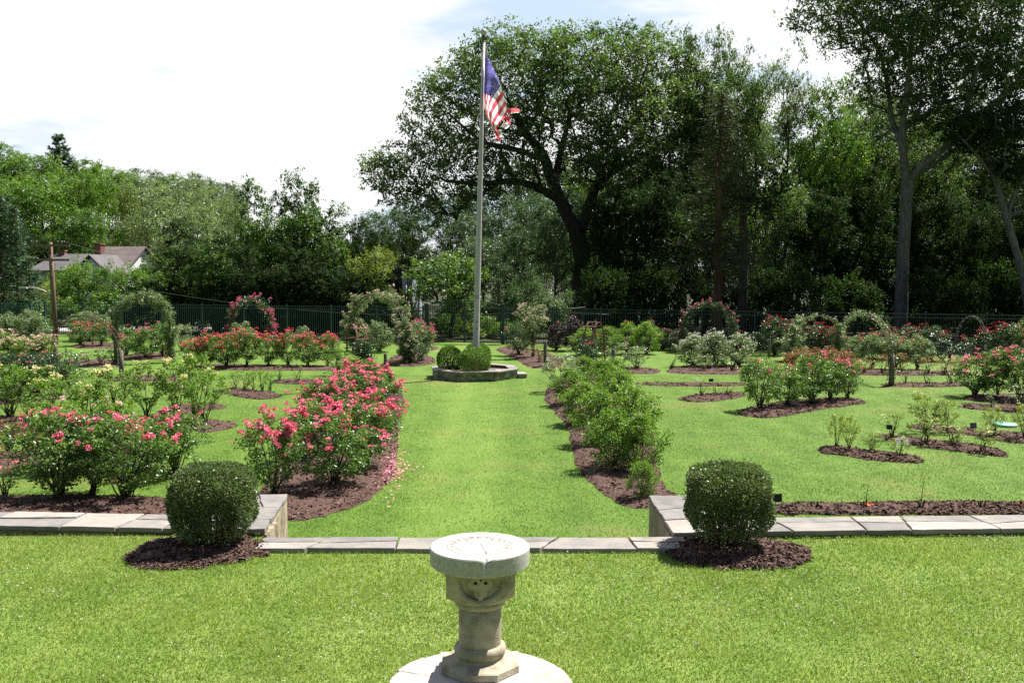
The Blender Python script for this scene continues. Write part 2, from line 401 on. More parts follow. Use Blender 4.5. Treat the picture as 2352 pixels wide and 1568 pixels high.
MT['locust'] = leafmat('locust_leaf', (0.075, 0.12, 0.042), (0.155, 0.225, 0.085), (0.25, 0.31, 0.145), 0.38, 0.45, 0.35, 0.4, (1.3, 1.4, 0.8))
MT['yellow'] = leafmat('yellow_green_leaf', (0.077, 0.119, 0.0252), (0.168, 0.231, 0.056), (0.266, 0.315, 0.098), 0.40, 0.5, 0.25, 0.7, (1.4, 1.4, 0.6))
MT['needle'] = leafmat('needle', (0.024, 0.0583, 0.0308), (0.055, 0.1064, 0.0515), (0.1201, 0.1888, 0.0858), 0.18, 0.5, 0.3, 0.8, (1.3, 1.5, 0.8))
MT['cedar'] = leafmat('cedar_needle', (0.028, 0.036, 0.018), (0.06, 0.078, 0.036), (0.125, 0.145, 0.065), 0.22, 0.6, 0.2, 0.5, (1.3, 1.4, 0.7))
MT['rose'] = leafmat('rose_leaf', (0.0377, 0.0798, 0.0203), (0.0899, 0.1624, 0.0377), (0.174, 0.2537, 0.0725), 0.36, 0.36, 0.5, 2.2, (1.5, 1.7, 0.7))
MT['rose_dk'] = leafmat('rose_leaf_dark', (0.0189, 0.0459, 0.0216), (0.0459, 0.0891, 0.0378), (0.1013, 0.1485, 0.0702), 0.28, 0.34, 0.6, 2.2, (1.4, 1.6, 0.8))
MT['rose_pale'] = leafmat('rose_leaf_pale', (0.0675, 0.108, 0.045), (0.1425, 0.2025, 0.09), (0.255, 0.315, 0.165), 0.34, 0.38, 0.5, 2.2, (1.3, 1.4, 0.8))
MT['rose_yel'] = leafmat('rose_leaf_yellow', (0.087, 0.145, 0.029), (0.1885, 0.261, 0.058), (0.348, 0.3915, 0.116), 0.40, 0.42, 0.35, 2.2, (1.4, 1.4, 0.6))
MT['rose_lime'] = leafmat('rose_leaf_fresh', (0.054, 0.1107, 0.0189), (0.1148, 0.2025, 0.0351), (0.1958, 0.2903, 0.0675), 0.42, 0.42, 0.35, 2.0, (1.6, 1.7, 0.6))
MT['rose_or'] = leafmat('rose_leaf_bronze', (0.091, 0.0585, 0.026), (0.195, 0.13, 0.052), (0.351, 0.195, 0.091), 0.34, 0.4, 0.4, 2.2, (1.4, 1.2, 0.7))
MT['rose_pur'] = leafmat('rose_leaf_purple', (0.018, 0.016, 0.014), (0.045, 0.032, 0.032), (0.095, 0.06, 0.06), 0.2, 0.4, 0.4, 2.2, (1.3, 1.0, 1.0))
MT['box'] = leafmat('boxwood_leaf', (0.034, 0.062, 0.022), (0.1, 0.145, 0.052), (0.215, 0.255, 0.125), 0.28, 0.4, 0.4, 3.0, (1.4, 1.5, 0.8))
MT['boxb'] = leafmat('boxwood_ball_leaf', (0.036, 0.078, 0.012), (0.078, 0.15, 0.0216), (0.15, 0.228, 0.042), 0.36, 0.35, 0.5, 3.0, (1.6, 1.7, 0.6))
MT['bl_coral'] = petalmat('bloom_coral', (0.60, 0.065, 0.125), (0.75, 0.165, 0.26), (0.84, 0.42, 0.50))
MT['bl_red'] = petalmat('bloom_red', (0.52, 0.025, 0.045), (0.68, 0.08, 0.12), (0.78, 0.26, 0.30))
MT['bl_dark'] = petalmat('bloom_dark_red', (0.16, 0.004, 0.010), (0.30, 0.008, 0.018), (0.42, 0.03, 0.045))
MT['bl_pink'] = petalmat('bloom_pink', (0.52, 0.05, 0.14), (0.62, 0.10, 0.22), (0.72, 0.28, 0.40))
MT['bl_pale'] = petalmat('bloom_pale_pink', (0.60, 0.34, 0.32), (0.70, 0.48, 0.44), (0.78, 0.64, 0.58))
MT['bl_white'] = petalmat('bloom_white', (0.56, 0.53, 0.44), (0.68, 0.66, 0.58), (0.76, 0.75, 0.70))
MT['bl_yel'] = petalmat('bloom_yellow', (0.60, 0.52, 0.16), (0.70, 0.66, 0.34), (0.74, 0.72, 0.52))
MT['bl_mag'] = petalmat('bloom_magenta', (0.34, 0.02, 0.14), (0.45, 0.05, 0.22), (0.6, 0.2, 0.35))
MT['bl_or'] = petalmat('bloom_orange', (0.65, 0.16, 0.06), (0.72, 0.25, 0.12), (0.75, 0.4, 0.25))

# ------------------------------------------------------------------ leaf clouds and branches (numpy)
def unit(v):
    return v / np.maximum(np.linalg.norm(v, axis=-1, keepdims=True), 1e-9)

def leaves(P, axis, nrm, length, width, tint, name='foliage', mat=None, fold=0.0):
    """one four-cornered leaf per point"""
    N = len(P)
    axis = unit(axis)
    side = unit(np.cross(axis, nrm))
    L = np.broadcast_to(np.asarray(length, float).reshape(-1, 1), (N, 1)); W = np.broadcast_to(np.asarray(width, float).reshape(-1, 1), (N, 1))
    nn = np.cross(side, axis)
    V = np.empty((N, 4, 3))
    V[:, 0] = P
    V[:, 1] = P + axis * L * 0.45 + side * W * 0.5 + nn * W * fold
    V[:, 2] = P + axis * L
    V[:, 3] = P + axis * L * 0.5 - side * W * 0.5 + nn * W * fold
    return npmesh(name, V.reshape(-1, 3), np.arange(N * 4), np.arange(N) * 4, tint, mat)

def rnd_unit(rng, n):
    return unit(rng.normal(size=(n, 3)))

def tubes_np(branches, sides=5):
    """branches: list of (pts (k,3), radii (k,)); one mesh's worth of vertices and quads"""
    Vs, Fs, base = [], [], 0
    ang = np.arange(sides) * 2 * pi / sides
    for pts, rad in branches:
        pts = np.asarray(pts, float); rad = np.asarray(rad, float); k = len(pts)
        d = unit(np.gradient(pts, axis=0))
        ref = np.array([0.31, 0.17, 0.93]) if abs(d[0, 2]) < 0.9 else np.array([1.0, 0.1, 0])
        x = unit(np.cross(d, ref)); y = np.cross(d, x)
        ring = pts[:, None] + (x[:, None] * np.cos(ang)[None, :, None] + y[:, None] * np.sin(ang)[None, :, None]) * rad[:, None, None]
        Vs.append(ring.reshape(-1, 3))
        i = np.arange(k - 1)[:, None] * sides; j = np.arange(sides)[None]
        q = np.stack([i + j, i + (j + 1) % sides, i + sides + (j + 1) % sides, i + sides + j], -1).reshape(-1, 4) + base
        Fs.append(q); base += k * sides
    return np.concatenate(Vs), np.concatenate(Fs)

def branch_mesh(branches, mat, name='trunk', sides=6):
    V, F = tubes_np(branches, sides)
    return npmesh(name, V, F, np.arange(len(F)) * 4, None, mat, True)

def lobes_sample(rng, lobes, n, inner=0.3, mind=0.6):
    """clump centres spread through a union of ellipsoids, most of them near its surface"""
    vol = np.array([a[3] * a[4] * a[5] for a in lobes]) ** 0.75
    vol = vol / vol.sum()
    out = []
    tries = 0
    while len(out) < n and tries < n * 30:
        tries += 1
        a = lobes[rng.choice(len(lobes), p=vol)]
        u = unit(rng.normal(size=3))
        r = rng.uniform(0.25, 0.75) if rng.random() < inner else rng.uniform(0.78, 1.02)
        p = np.array(a[:3]) + u * r * np.array(a[3:])
        inside = False
        if r > 0.76:
            for b in lobes:
                if b is a: continue
                if (((p - np.array(b[:3])) / np.array(b[3:])) ** 2).sum() < 0.5: inside = True; break
        if inside and rng.random() < 0.8: continue
        if out and mind > 0:
            d = np.linalg.norm(np.array(out) - p, axis=1).min()
            if d < mind: continue
        out.append(p)
    return np.array(out)

def grow(rng, limbs, clumps, r_tip=0.025, wig=0.25, expo=0.5):
    """limbs: list of (pts, radii) given; every clump is joined to the nearest limb or earlier branch"""
    pts, par, rad = [], [], []
    for lp, lr in limbs:
        prev = -1
        lp = np.array(lp, float); lr = np.array(lr, float)
        if pts:
            dd = np.linalg.norm(np.array(pts) - lp[0], axis=1)
            if dd.min() < 1.0: prev = int(dd.argmin())
        seg = np.linalg.norm(np.diff(lp, axis=0), axis=1)
        for i in range(len(seg)):
            m = max(1, int(seg[i] / 0.7))
            for k in range(m):
                t = k / m
                pts.append(lp[i] * (1 - t) + lp[i + 1] * t); par.append(prev); rad.append(lr[i] * (1 - t) + lr[i + 1] * t); prev = len(pts) - 1
        pts.append(lp[-1]); par.append(prev); rad.append(lr[-1])
    nl = len(pts)
    root = np.array(pts[0])
    top = np.mean(clumps, axis=0)
    order = np.argsort(np.linalg.norm(clumps - np.array([root[0], root[1], top[2] - 0.3 * (top[2] - root[2])]), axis=1))
    branches, ends = [], []
    for ci in order:
        c = clumps[ci]
        Pn = np.array(pts)
        d = np.linalg.norm(Pn - c, axis=1) + 1.2 * np.maximum(0, Pn[:, 2] - c[2] + 0.3) + 2.0 * (Pn[:, 2] < root[2] + 0.22 * (top[2] - root[2]))
        k = int(d.argmin())
        a = Pn[k]
        L = np.linalg.norm(c - a)
        m = max(2, int(L / 0.8) + 1)
        ids = [k]
        bp = [a]
        off = rng.normal(size=3) * L * wig * 0.35
        off[2] += L * 0.10
        for q in range(1, m + 1):
            t = q / m
            p = a * (1 - t) + c * t + off * sin(pi * t) + rng.normal(size=3) * 0.03 * L * (t < 1)
            pts.append(p); par.append(ids[-1]); rad.append(0); ids.append(len(pts) - 1); bp.append(p)
        branches.append(ids); ends.append(ids[-1])
    cnt = np.zeros(len(pts))
    for e in ends:
        k = e
        while k >= 0:
            cnt[k] += 1; k = par[k]
    P = np.array(pts)
    out = []
    for ids in branches:
        rr = r_tip * np.maximum(cnt[ids], 1) ** expo
        if ids[0] < nl: rr[0] = min(rr[0], max(rad[ids[0]] * 0.8, r_tip))
        rr[-1] = r_tip * 0.4
        out.append((P[ids], rr))
    return out

def clump_leaves(rng, centers, per, rad, flat=0.65, size=(0.16, 0.26), ratio=0.6, down=0.3, up=0.5, name='crown', mat=None, spread=None):
    ns = 9
    per = max(ns, per // ns * ns)
    N = len(centers) * per
    szc = rng.uniform(0.7, 1.3, len(centers)) * rad
    us = rnd_unit(rng, len(centers) * ns) * (rng.random((len(centers) * ns, 1)) ** 0.4)
    us[:, 2] *= flat
    S = np.repeat(centers, ns, axis=0) + us * np.repeat(szc, ns)[:, None]
    u = np.repeat(us, per // ns, axis=0)
    sz = np.repeat(szc, per)[:, None]
    sp_ = np.repeat(rng.uniform(.6, 1.3, len(S)), per // ns)[:, None]
    P = np.repeat(S, per // ns, axis=0) + rng.normal(size=(N, 3)) * [1, 1, .75] * sz * .19 * sp_ + u * rng.random((N, 1)) * sz * .18
    P[:, 2] -= 0.25 * (u[:, 0] ** 2 + u[:, 1] ** 2) * sz[:, 0]
    ax = unit(u + rng.normal(size=(N, 3)) * 0.6); ax[:, 2] -= down
    nr = rng.normal(size=(N, 3)) * 0.42 + u * 0.85; nr[:, 2] += up
    L = rng.uniform(size[0], size[1], N)
    ct = np.repeat(rng.uniform(-0.22, 0.22, len(centers)), per)
    tint = np.clip(rng.normal(0.5, 0.2, N) + ct, 0, 1)
    return leaves(P, ax, nr, L, L * ratio, tint, name, mat)

def rect_to(v):
    return np.array(v, float)

# ---- generic tree models (metres), shared by several trees
TREES = {}
def make_tree(key, seed, h, w, base, nclump, per, crad, size, shape='round', trunk_r=0.25, flat=0.65, inner=0.3, mind=0.7, lean=0.0, stems=1, bark='bark'):
    rng = np.random.default_rng(seed)
    lobes = []
    ch = h - base
    nl = 9 if shape != 'small' else 6
    if shape == 'tall':
        for i in range(nl + 3):
            t = rng.uniform(0.08, 0.95)
            rr = w * 0.5 * (0.35 + 0.65 * sin(pi * min(1, 0.18 + 0.75 * t)) ** 0.8)
            a = rng.uniform(0, 2 * pi); q = rr * 0.55
            s = rr * rng.uniform(0.42, 0.62)
            lobes.append((q * cos(a), q * sin(a), base + ch * t * 0.92, s, s, s * rng.uniform(0.75, 1.15)))
        lobes.append((0, 0, base + ch * 0.9, w * 0.2, w * 0.2, ch * 0.11))
        lobes.append((0, 0, base + ch * 0.5, w * 0.3, w * 0.3, ch * 0.42))
    elif shape == 'wisp':
        for i in range(nl):
            t = (i + 0.5) / nl
            a = i * 2.4; q = w * 0.30 * rng.uniform(0.5, 1.2) * (1 - 0.4 * t)
            s = w * rng.uniform(0.13, 0.22)
            lobes.append((q * cos(a), q * sin(a), base + ch * t, s, s, s * 0.9))
    else:
        for i in range(nl):
            a = i * 2.4 + rng.uniform(-0.4, 0.4); t = rng.uniform(0.12, 0.85)
            rr = w * 0.5 * sqrt(max(0.12, 1 - (2 * t - 0.85) ** 2)) * 0.62
            s = w * rng.uniform(0.17, 0.27)
            lobes.append((rr * cos(a), rr * sin(a), base + ch * t, s, s, s * rng.uniform(0.6, 0.9)))
        lobes.append((0, 0, base + ch * 0.55, w * 0.34, w * 0.34, ch * 0.38))
        lobes.append((w * 0.05, 0, base + ch * 0.84, w * 0.22, w * 0.22, ch * 0.16))
    cl = lobes_sample(rng, lobes, nclump, inner, mind)
    limbs = []
    for s in range(stems):
        a = rng.uniform(0, 2 * pi)
        k = 0.0 if stems == 1 else 0.18 * w
        pts = [(0.1 * k * cos(a), 0.1 * k * sin(a), -0.2), (0.3 * k * cos(a), 0.3 * k * sin(a), base * 0.6 + 0.1), (k * cos(a) + rng.normal() * 0.15, k * sin(a), base + ch * 0.3), (1.3 * k * cos(a) + rng.normal() * 0.3, 1.3 * k * sin(a), base + ch * 0.68)]
        limbs.append((pts, [trunk_r * 1.25, trunk_r, trunk_r * 0.65, trunk_r * 0.28]))
    br = [(np.array(p, float), np.array(r, float)) for p, r in limbs] + grow(rng, limbs, cl, 0.012 * (w / 8) ** 0.5 + 0.006)
    TREES[key] = dict(h=h, w=w, trunk=branch_mesh(br, MT[bark], 'trunk', 6),
                      crown=clump_leaves(rng, cl, per, crad, flat, size, mat=MT['dark']))

make_tree('broad', 11, 12, 10, 2.2, 150, 190, 1.0, (0.14, 0.26))
make_tree('broad2', 12, 12, 10, 1.6, 150, 190, 1.0, (0.14, 0.26))
make_tree('tall', 13, 18, 10, 4.0, 185, 190, 1.05, (0.14, 0.26), 'tall', 0.32)
make_tree('tall2', 14, 18, 10, 3.0, 185, 190, 1.05, (0.14, 0.26), 'tall', 0.30)
make_tree('wisp', 15, 18, 8, 5.0, 120, 150, 0.8, (0.11, 0.2), 'wisp', 0.24, 0.7, 0.5, 0.5)
make_tree('holly', 16, 9, 5.5, 0.5, 150, 170, 0.6, (0.10, 0.19), 'tall', 0.16, 0.8, 0.25, 0.35, stems=3)
make_tree('holly2', 17, 9, 5.5, 0.4, 150, 170, 0.6, (0.10, 0.19), 'tall', 0.16, 0.8, 0.25, 0.35, stems=3)
make_tree('round', 18, 5.5, 5, 0.5, 120, 80, 0.5, (0.12, 0.2), 'round', 0.12, 0.7, 0.3, 0.3, stems=2)
make_tree('layer', 19, 4.5, 4.2, 1.0, 85, 95, 0.5, (0.10, 0.16), 'round', 0.10, 0.28, 0.4, 0.28, stems=2)
make_tree('shrub', 20, 3, 3.6, 0.1, 70, 85, 0.45, (0.11, 0.19), 'small', 0.06, 0.7, 0.35, 0.2, stems=3)
make_tree('shrub2', 21, 3, 3.6, 0.1, 70, 85, 0.45, (0.11, 0.19), 'small', 0.06, 0.7, 0.35, 0.2, stems=3)
make_tree('locust', 22, 10, 9, 2.0, 210, 110, 0.85, (0.10, 0.2), 'round', 0.22, 0.35, 0.4, 0.5)

def plant(name, label, cat, key, px, Y, ytop, wpx=None, mat='dark', group=None, rz=None, z=0.0, hh=None, bark=None):
    m = TREES[key]
    p = XG(px, Y, z)
    h = hh if hh else topz(ytop, Y) - z
    sz = h / m['h']
    sx = (wpx / FPX * Y) / m['w'] if wpx else sz
    o = thing(name, label, cat, p, rz if rz is not None else random.uniform(0, 6.28), group, (sx, sx, sz))
    newobj('trunk', m['trunk'], o, MT[bark] if bark else None)
    newobj('crown', m['crown'], o, MT[mat])
    return o

# ================================================================== GROUND
UPZ = 0.8
GATE_L, GATE_R = XG(972, 48.0), XG(1163, 47.6)
FENCE_LEFT_END, FENCE_RIGHT_END = XG(105, 54.0), XG(2560, 39.2)
def fence_y(x):
    if x < GATE_L.x: return GATE_L.y + (FENCE_LEFT_END.y - GATE_L.y) * (x - GATE_L.x) / (FENCE_LEFT_END.x - GATE_L.x)
    return GATE_R.y + (FENCE_RIGHT_END.y - GATE_R.y) * (x - GATE_R.x) / (FENCE_RIGHT_END.x - GATE_R.x)

def sheet(name, xs, ys, zf, mat, kind='structure'):
    X, Y = np.meshgrid(xs, ys)
    Z = zf(X, Y)
    V = np.stack([X, Y, Z], -1).reshape(-1, 3)
    nx, ny = len(xs), len(ys)
    i = (np.arange(ny - 1)[:, None] * nx + np.arange(nx - 1)[None]).ravel()
    F = np.stack([i, i + 1, i + nx + 1, i + nx], -1)
    o = newobj(name, npmesh(name, V, F, np.arange(len(F)) * 4, None, mat, True))
    return tag(o, kind=kind)

def sstep(a, b, x):
    t = np.clip((x - a) / (b - a), 0, 1)
    return t * t * (3 - 2 * t)

def hillz(x, y):
    return 9.0 * sstep(84, 135, np.asarray(y, float)) * sstep(8, 58, -np.asarray(x, float))

tag(sheet('lower_lawn', np.array([-900., -300, -80, -40, -20, 0, 20, 40, 80, 300, 900]), np.array([-60., 0, 10, 20, 30, 40, 50, 60, 80, 200, 900]), lambda x, y: x * 0, MT['lawn_low']),
    'bright green mown lawn between the rose beds of the lower garden')
# forest floor beyond the fence, with the wooded hill
nf = 60
fx = np.linspace(-130, 110, nf)
ff = []
ts = np.concatenate([np.linspace(0, 1, 14) ** 1.3 * 120, [200, 420]])
V = np.array([(x, fence_y(x) + 0.35 + t, 0.004 + float(hillz(x, fence_y(x) + t))) for t in ts for x in fx])
i = (np.arange(len(ts) - 1)[:, None] * nf + np.arange(nf - 1)[None]).ravel()
F = np.stack([i, i + 1, i + nf + 1, i + nf], -1)
fo = newobj('forest_floor', npmesh('forest_floor', V, F, np.arange(len(F)) * 4, None, MT['floor'], True))
tag(fo, 'dark leaf-strewn ground under the trees beyond the fence', kind='structure')
# road beyond the left fence
mb = MB(); a, b = XG(-60, 61), XG(720, 56.5)
mb.add([a + Vector((0, -2.2, .012)), b + Vector((0, -2.2, .012)), b + Vector((0, 2.6, .012)), a + Vector((0, 2.6, .012))], [(0, 1, 2, 3)])
tag(mb.build('road', MT['road']), 'pale sunlit road beyond the garden fence', kind='structure')
# upper terrace
mb = MB()
FR = 10.72
mb.prism([(-60, -30), (60, -30), (60, FR), (1.9, FR), (1.9, 10.1), (-2.78, 10.1), (-2.78, FR), (-60, FR)], -0.05, UPZ)
up = mb.build('upper_lawn', MT['lawn_up'])
tag(up, 'upper lawn with clover in front of the stone walls', kind='structure')

# ------------------------------------------------------------------ walls and steps
def slabs(mb, p0, p1, w, z0, z1, seed, wide=(0.45, 1.05), split=0.6, jit=0.10):
    """irregular flagstones along a strip from p0 to p1, w wide to the left of the direction"""
    rng = random.Random(seed)
    p0, p1 = Vector(p0[:2]), Vector(p1[:2])
    d = p1 - p0; L = d.length; d.normalize(); n = Vector((-d.y, d.x))
    def P(s, t): q = p0 + d * s + n * t; return (q.x, q.y)
    s, sk = 0.0, 0.0
    g = 0.012
    while s < L - 0.05:
        e = min(L, s + rng.uniform(*wide))
        if L - e < 0.3: e = L
        ek = rng.uniform(-jit, jit) * 2 if e < L else 0
        o = lambda: rng.uniform(-0.012, 0.012)
        if rng.random() < split and w > 0.4:
            m0, m1 = w * rng.uniform(0.35, 0.65), w * rng.uniform(0.35, 0.65)
            cuts = [(0, 0, m0, m1), (m0, m1, w, w)]
        else:
            cuts = [(0, 0, w, w)]
        for (a0, a1, b0, b1) in cuts:
            f = lambda t: 0 if w == 0 else (t / w - 0.5)
            c4 = [(s + g + sk * f(a0), a0 + g), (e - g + ek * f(a1), a1 + g), (e - g + ek * f(b1), b1 - g), (s + g + sk * f(b0), b0 - g)]
            q = []
            for ii in range(4):
                (u0, t0), (u1, t1) = c4[ii], c4[(ii + 1) % 4]
                q.append(P(u0 + o() * .8, t0 + o() * .8))
                kk = max(2, int(math.hypot(u1 - u0, t1 - t0) / .11))
                for jj in range(1, kk):
                    tt = jj / kk; q.append(P(u0 + (u1 - u0) * tt + o() * .75, t0 + (t1 - t0) * tt + o() * .75))
            mb.prism(q, z0, z1 + rng.uniform(-0.006, 0.006), rng.random())
        s, sk = e, ek

def wall(name, label, run, wing_end, sgn, seed):
    """run: near-edge points of the coping from the outside to the corner; wing_end: far end of the inner edge"""
    o = thing(name, label, 'wall', (0, 0, 0))
    W = 0.62
    mb = MB(); core = MB(); mor = MB()
    a, c = Vector(run[0]), Vector(run[1]); e = Vector(wing_end)
    if sgn > 0:   # wall on the left of the steps
        slabs(mb, a, c - Vector((0.62, 0)), W, UPZ + 0.03, UPZ + 0.085, seed)
        core.prism([(a.x, a.y + .04), (c.x, c.y + .04), (c.x, c.y + W - .03), (a.x, a.y + W - .03)], 0, UPZ + 0.012)
        mor.prism([(a.x, a.y + .03), (c.x - .6, c.y + .03), (c.x - .6, c.y + W - .02), (a.x, a.y + W - .02)], UPZ + 0.012, UPZ + 0.066)
        slabs(mb, (c.x, c.y), (e.x, e.y), 0.62, UPZ + 0.03, UPZ + 0.085, seed + 1, (0.35, 0.75), 0.1)
        core.prism([(c.x - .56, c.y + W - .03), (c.x - .04, c.y + W - .03), (e.x - .04, e.y - .03), (e.x - .56, e.y - .03)], 0, UPZ + 0.010)
        core.prism([(c.x - .06, c.y + .05), (c.x - .02, c.y + .05), (e.x - .02, e.y - .02), (e.x - .06, e.y - .02)], 0, UPZ + 0.028, 0.6)
        mor.prism([(c.x - .58, c.y + .03), (c.x - .03, c.y + .03), (e.x - .03, e.y - .03), (e.x - .58, e.y - .03)], UPZ + 0.014, UPZ + 0.062)
    else:
        slabs(mb, c + Vector((0.62, 0)), a, W, UPZ + 0.03, UPZ + 0.085, seed)
        core.prism([(c.x, c.y + .04), (a.x, a.y + .04), (a.x, a.y + W - .03), (c.x, c.y + W - .03)], 0, UPZ + 0.012)
        mor.prism([(c.x + .6, c.y + .03), (a.x, a.y + .03), (a.x, a.y + W - .02), (c.x + .6, c.y + W - .02)], UPZ + 0.012, UPZ + 0.066)
        slabs(mb, (e.x, e.y), (c.x, c.y), 0.62, UPZ + 0.03, UPZ + 0.085, seed + 1, (0.4, 0.8), 0.1)
        core.prism([(c.x + .04, c.y + W - .03), (c.x + .56, c.y + W - .03), (e.x + .56, e.y - .03), (e.x + .04, e.y - .03)], 0, UPZ + 0.010)
        core.prism([(c.x + .02, c.y + .05), (c.x + .06, c.y + .05), (e.x + .06, e.y - .02), (e.x + .02, e.y - .02)], 0, UPZ + 0.028, 0.6)
        mor.prism([(c.x + .03, c.y + .03), (c.x + .58, c.y + .03), (e.x + .58, e.y - .03), (e.x + .03, e.y - .03)], UPZ + 0.014, UPZ + 0.062)
    core.build('stonework', MT['tanstone'], o)
    mor.build('mortar_bed', MT['mortar'], o)
    bevel(mb.build('coping', MT['flagstone'], o), 0.008)
    return o
wl_ = wall('garden_wall', 'low stone wall with flagstone coping turning beside the steps, at the coral roses', [(-13.0, 11.35), (-2.74, 10.70)], (-2.87, 12.42), 1, 31)
wr_ = wall('garden_wall', 'low stone wall with flagstone coping running along the bare mulch strip', [(13.0, 11.05), (1.76, 10.58)], (1.73, 12.33), -1, 41)

st = thing('stone_steps', 'stone steps going down through the gap in the wall, flagstone top tread behind the sundial', 'steps')
mb = MB(); slabs(mb, (-2.72, 10.06), (1.88, 10.06), 0.45, UPZ - 0.02, UPZ + 0.055, 55, (0.6, 1.05), 0.25)
bevel(mb.build('top_tread', MT['flagstone'], st), 0.008)
mb = MB(); mb.prism([(-2.70, 10.09), (1.86, 10.09), (1.74, 10.49), (-2.72, 10.49)], 0, UPZ - 0.03); mb.build('riser', MT['tanstone'], st)
for k in range(1, 4):
    mb = MB(); slabs(mb, (-2.72, 10.5 + 0.36 * (k - 1)), (1.72, 10.5 + 0.36 * (k - 1)), 0.36, UPZ - 0.2 * k - 0.04, UPZ - 0.2 * k, 55 + k, (0.6, 1.0), 0)
    mb.build('tread', MT['flagstone'], st)

# ------------------------------------------------------------------ mulch beds
def smooth_poly(pts, k=6):
    n = len(pts); out = []
    for i in range(n):
        p0, p1, p2, p3 = (Vector(pts[(i + j - 1) % n][:2]) for j in range(4))
        for q in range(k):
            t = q / k
            out.append(0.5 * ((2 * p1) + (p2 - p0) * t + (2 * p0 - 5 * p1 + 4 * p2 - p3) * t * t + (3 * p1 - p0 - 3 * p2 + p3) * t ** 3))
    return np.array([(p.x, p.y) for p in out])

def in_poly(P, poly):
    x, y = P[:, 0], P[:, 1]
    ins = np.zeros(len(P), bool)
    n = len(poly)
    for i in range(n):
        x1, y1 = poly[i]; x2, y2 = poly[(i + 1) % n]
        if y1 == y2: continue
        c = ((y1 > y) != (y2 > y)) & (x < (x2 - x1) * (y - y1) / (y2 - y1) + x1)
        ins ^= c
    return ins

def poly_dist(P, poly):
    A0 = poly; B0 = np.roll(poly, -1, 0)
    best = np.full(len(P), 1e9)
    for a, b in zip(A0, B0):
        ab = b - a; L = (ab ** 2).sum() + 1e-9
        t = np.clip(((P - a) @ ab) / L, 0, 1)
        best = np.minimum(best, np.linalg.norm(P - a - t[:, None] * ab, axis=1))
    return best

BEDS = []
def bed(label, poly, z=0.0, chips=600, mound=0.05, chipsize=0.035, is_px=True):
    pts = [G(*p, z) for p in poly] if is_px else poly
    B = smooth_poly(pts)
    rng = np.random.default_rng(len(BEDS) + 100)
    B += rng.normal(size=B.shape) * 0.025
    BEDS.append((B, z))
    lo, hi = B.min(0), B.max(0)
    area = abs(np.sum(B[:, 0] * np.roll(B[:, 1], -1) - B[:, 1] * np.roll(B[:, 0], -1))) / 2
    def inner(n, dmin):
        Q = lo + rng.random((n * 4, 2)) * (hi - lo)
        Q = Q[in_poly(Q, B)][:n]
        if len(Q): Q = Q[poly_dist(Q, B) > dmin]
        return Q
    I = inner(int(min(900, 40 + area * 60)), 0.06)
    allp = [Vector(p) for p in B] + [Vector(p) for p in I]
    nb = len(B)
    vs, es, fs, *_ = geometry.delaunay_2d_cdt(allp, [], [list(range(nb))], 1, 1e-5)
    P2 = np.array([(v.x, v.y) for v in vs])
    d = poly_dist(P2, B)
    h = mound * (1 - np.exp(-d / 0.18)) + 0.03 * rng.random(len(P2)) * (d > 0.03) + 0.006
    V = np.column_stack([P2, z + h])
    loops = [i for f in fs for i in f]; starts = list(np.cumsum([0] + [len(f) for f in fs])[:-1])
    tint = list(np.full(len(fs), 0.5))
    if chips:
        Q = inner(chips, 0.0)
        n = len(Q)
        dq = poly_dist(Q, B)
        zz = z + mound * (1 - np.exp(-dq / 0.18)) + 0.022
        C = np.column_stack([Q, zz])
        ax = rng.normal(size=(n, 3)); ax[:, 2] *= 0.25; ax = unit(ax)
        nr = rng.normal(size=(n, 3)) * 0.5; nr[:, 2] += 1
        sd_ = unit(np.cross(ax, nr))
        L = rng.uniform(0.5, 1.6, (n, 1)) * chipsize; W = L * rng.uniform(0.2, 0.5, (n, 1))
        q = np.stack([C - ax * L - sd_ * W, C + ax * L - sd_ * W * .6, C + ax * L + sd_ * W, C - ax * L + sd_ * W * .6], 1).reshape(-1, 3)
        b0 = len(V)
        V = np.concatenate([V, q])
        loops += list(range(b0, b0 + 4 * n)); s0 = len(loops) - 4 * n
        starts += list(s0 + 4 * np.arange(n))
        tint += list(np.clip(rng.normal(0.62, 0.28, n), 0, 1))
    o = newobj('mulch_bed', npmesh('mulch_bed', V, loops, starts, tint, MT['mulch']))
    return tag(o, label, kind='structure')

def el(cx, cy, rx, ry, n=14):
    return [(cx + rx * cos(2 * pi * i / n), cy + ry * sin(2 * pi * i / n)) for i in range(n)]

c1, c2 = G(450, 1268, UPZ), G(1695, 1272, UPZ)
bed('round mulch patch under the squared box bush on the left of the steps', [(c1.x + (0.72 + .05 * cos(3 * a)) * cos(a), c1.y + (0.62 + .04 * sin(2 * a)) * sin(a)) for a in np.arange(14) * 2 * pi / 14], UPZ, 5200, 0.06, 0.022, False)
bed('round mulch patch under the squared box bush on the right of the steps', [(c2.x + (0.76 + .05 * sin(3 * a)) * cos(a), c2.y + (0.60 + .05 * cos(2 * a)) * sin(a)) for a in np.arange(14) * 2 * pi / 14], UPZ, 5200, 0.06, 0.022, False)
bed('dark mulch strip under the coral roses behind the left wall', [(-180, 1150), (60, 1141), (200, 1139), (330, 1143), (400, 1150), (450, 1180), (470, 1240), (-180, 1240)], 0, 7000, 0.06, 0.03)
bed('petal-strewn mulch of the coral rose hedge left of the centre lawn', [(585, 1150), (600, 1185), (668, 1197), (720, 1190), (790, 1172), (850, 1145), (890, 1110), (910, 1070), (916, 1000), (922, 940), (922, 900), (870, 880), (790, 905), (720, 970), (650, 1060)], 0, 9000, 0.06, 0.03)
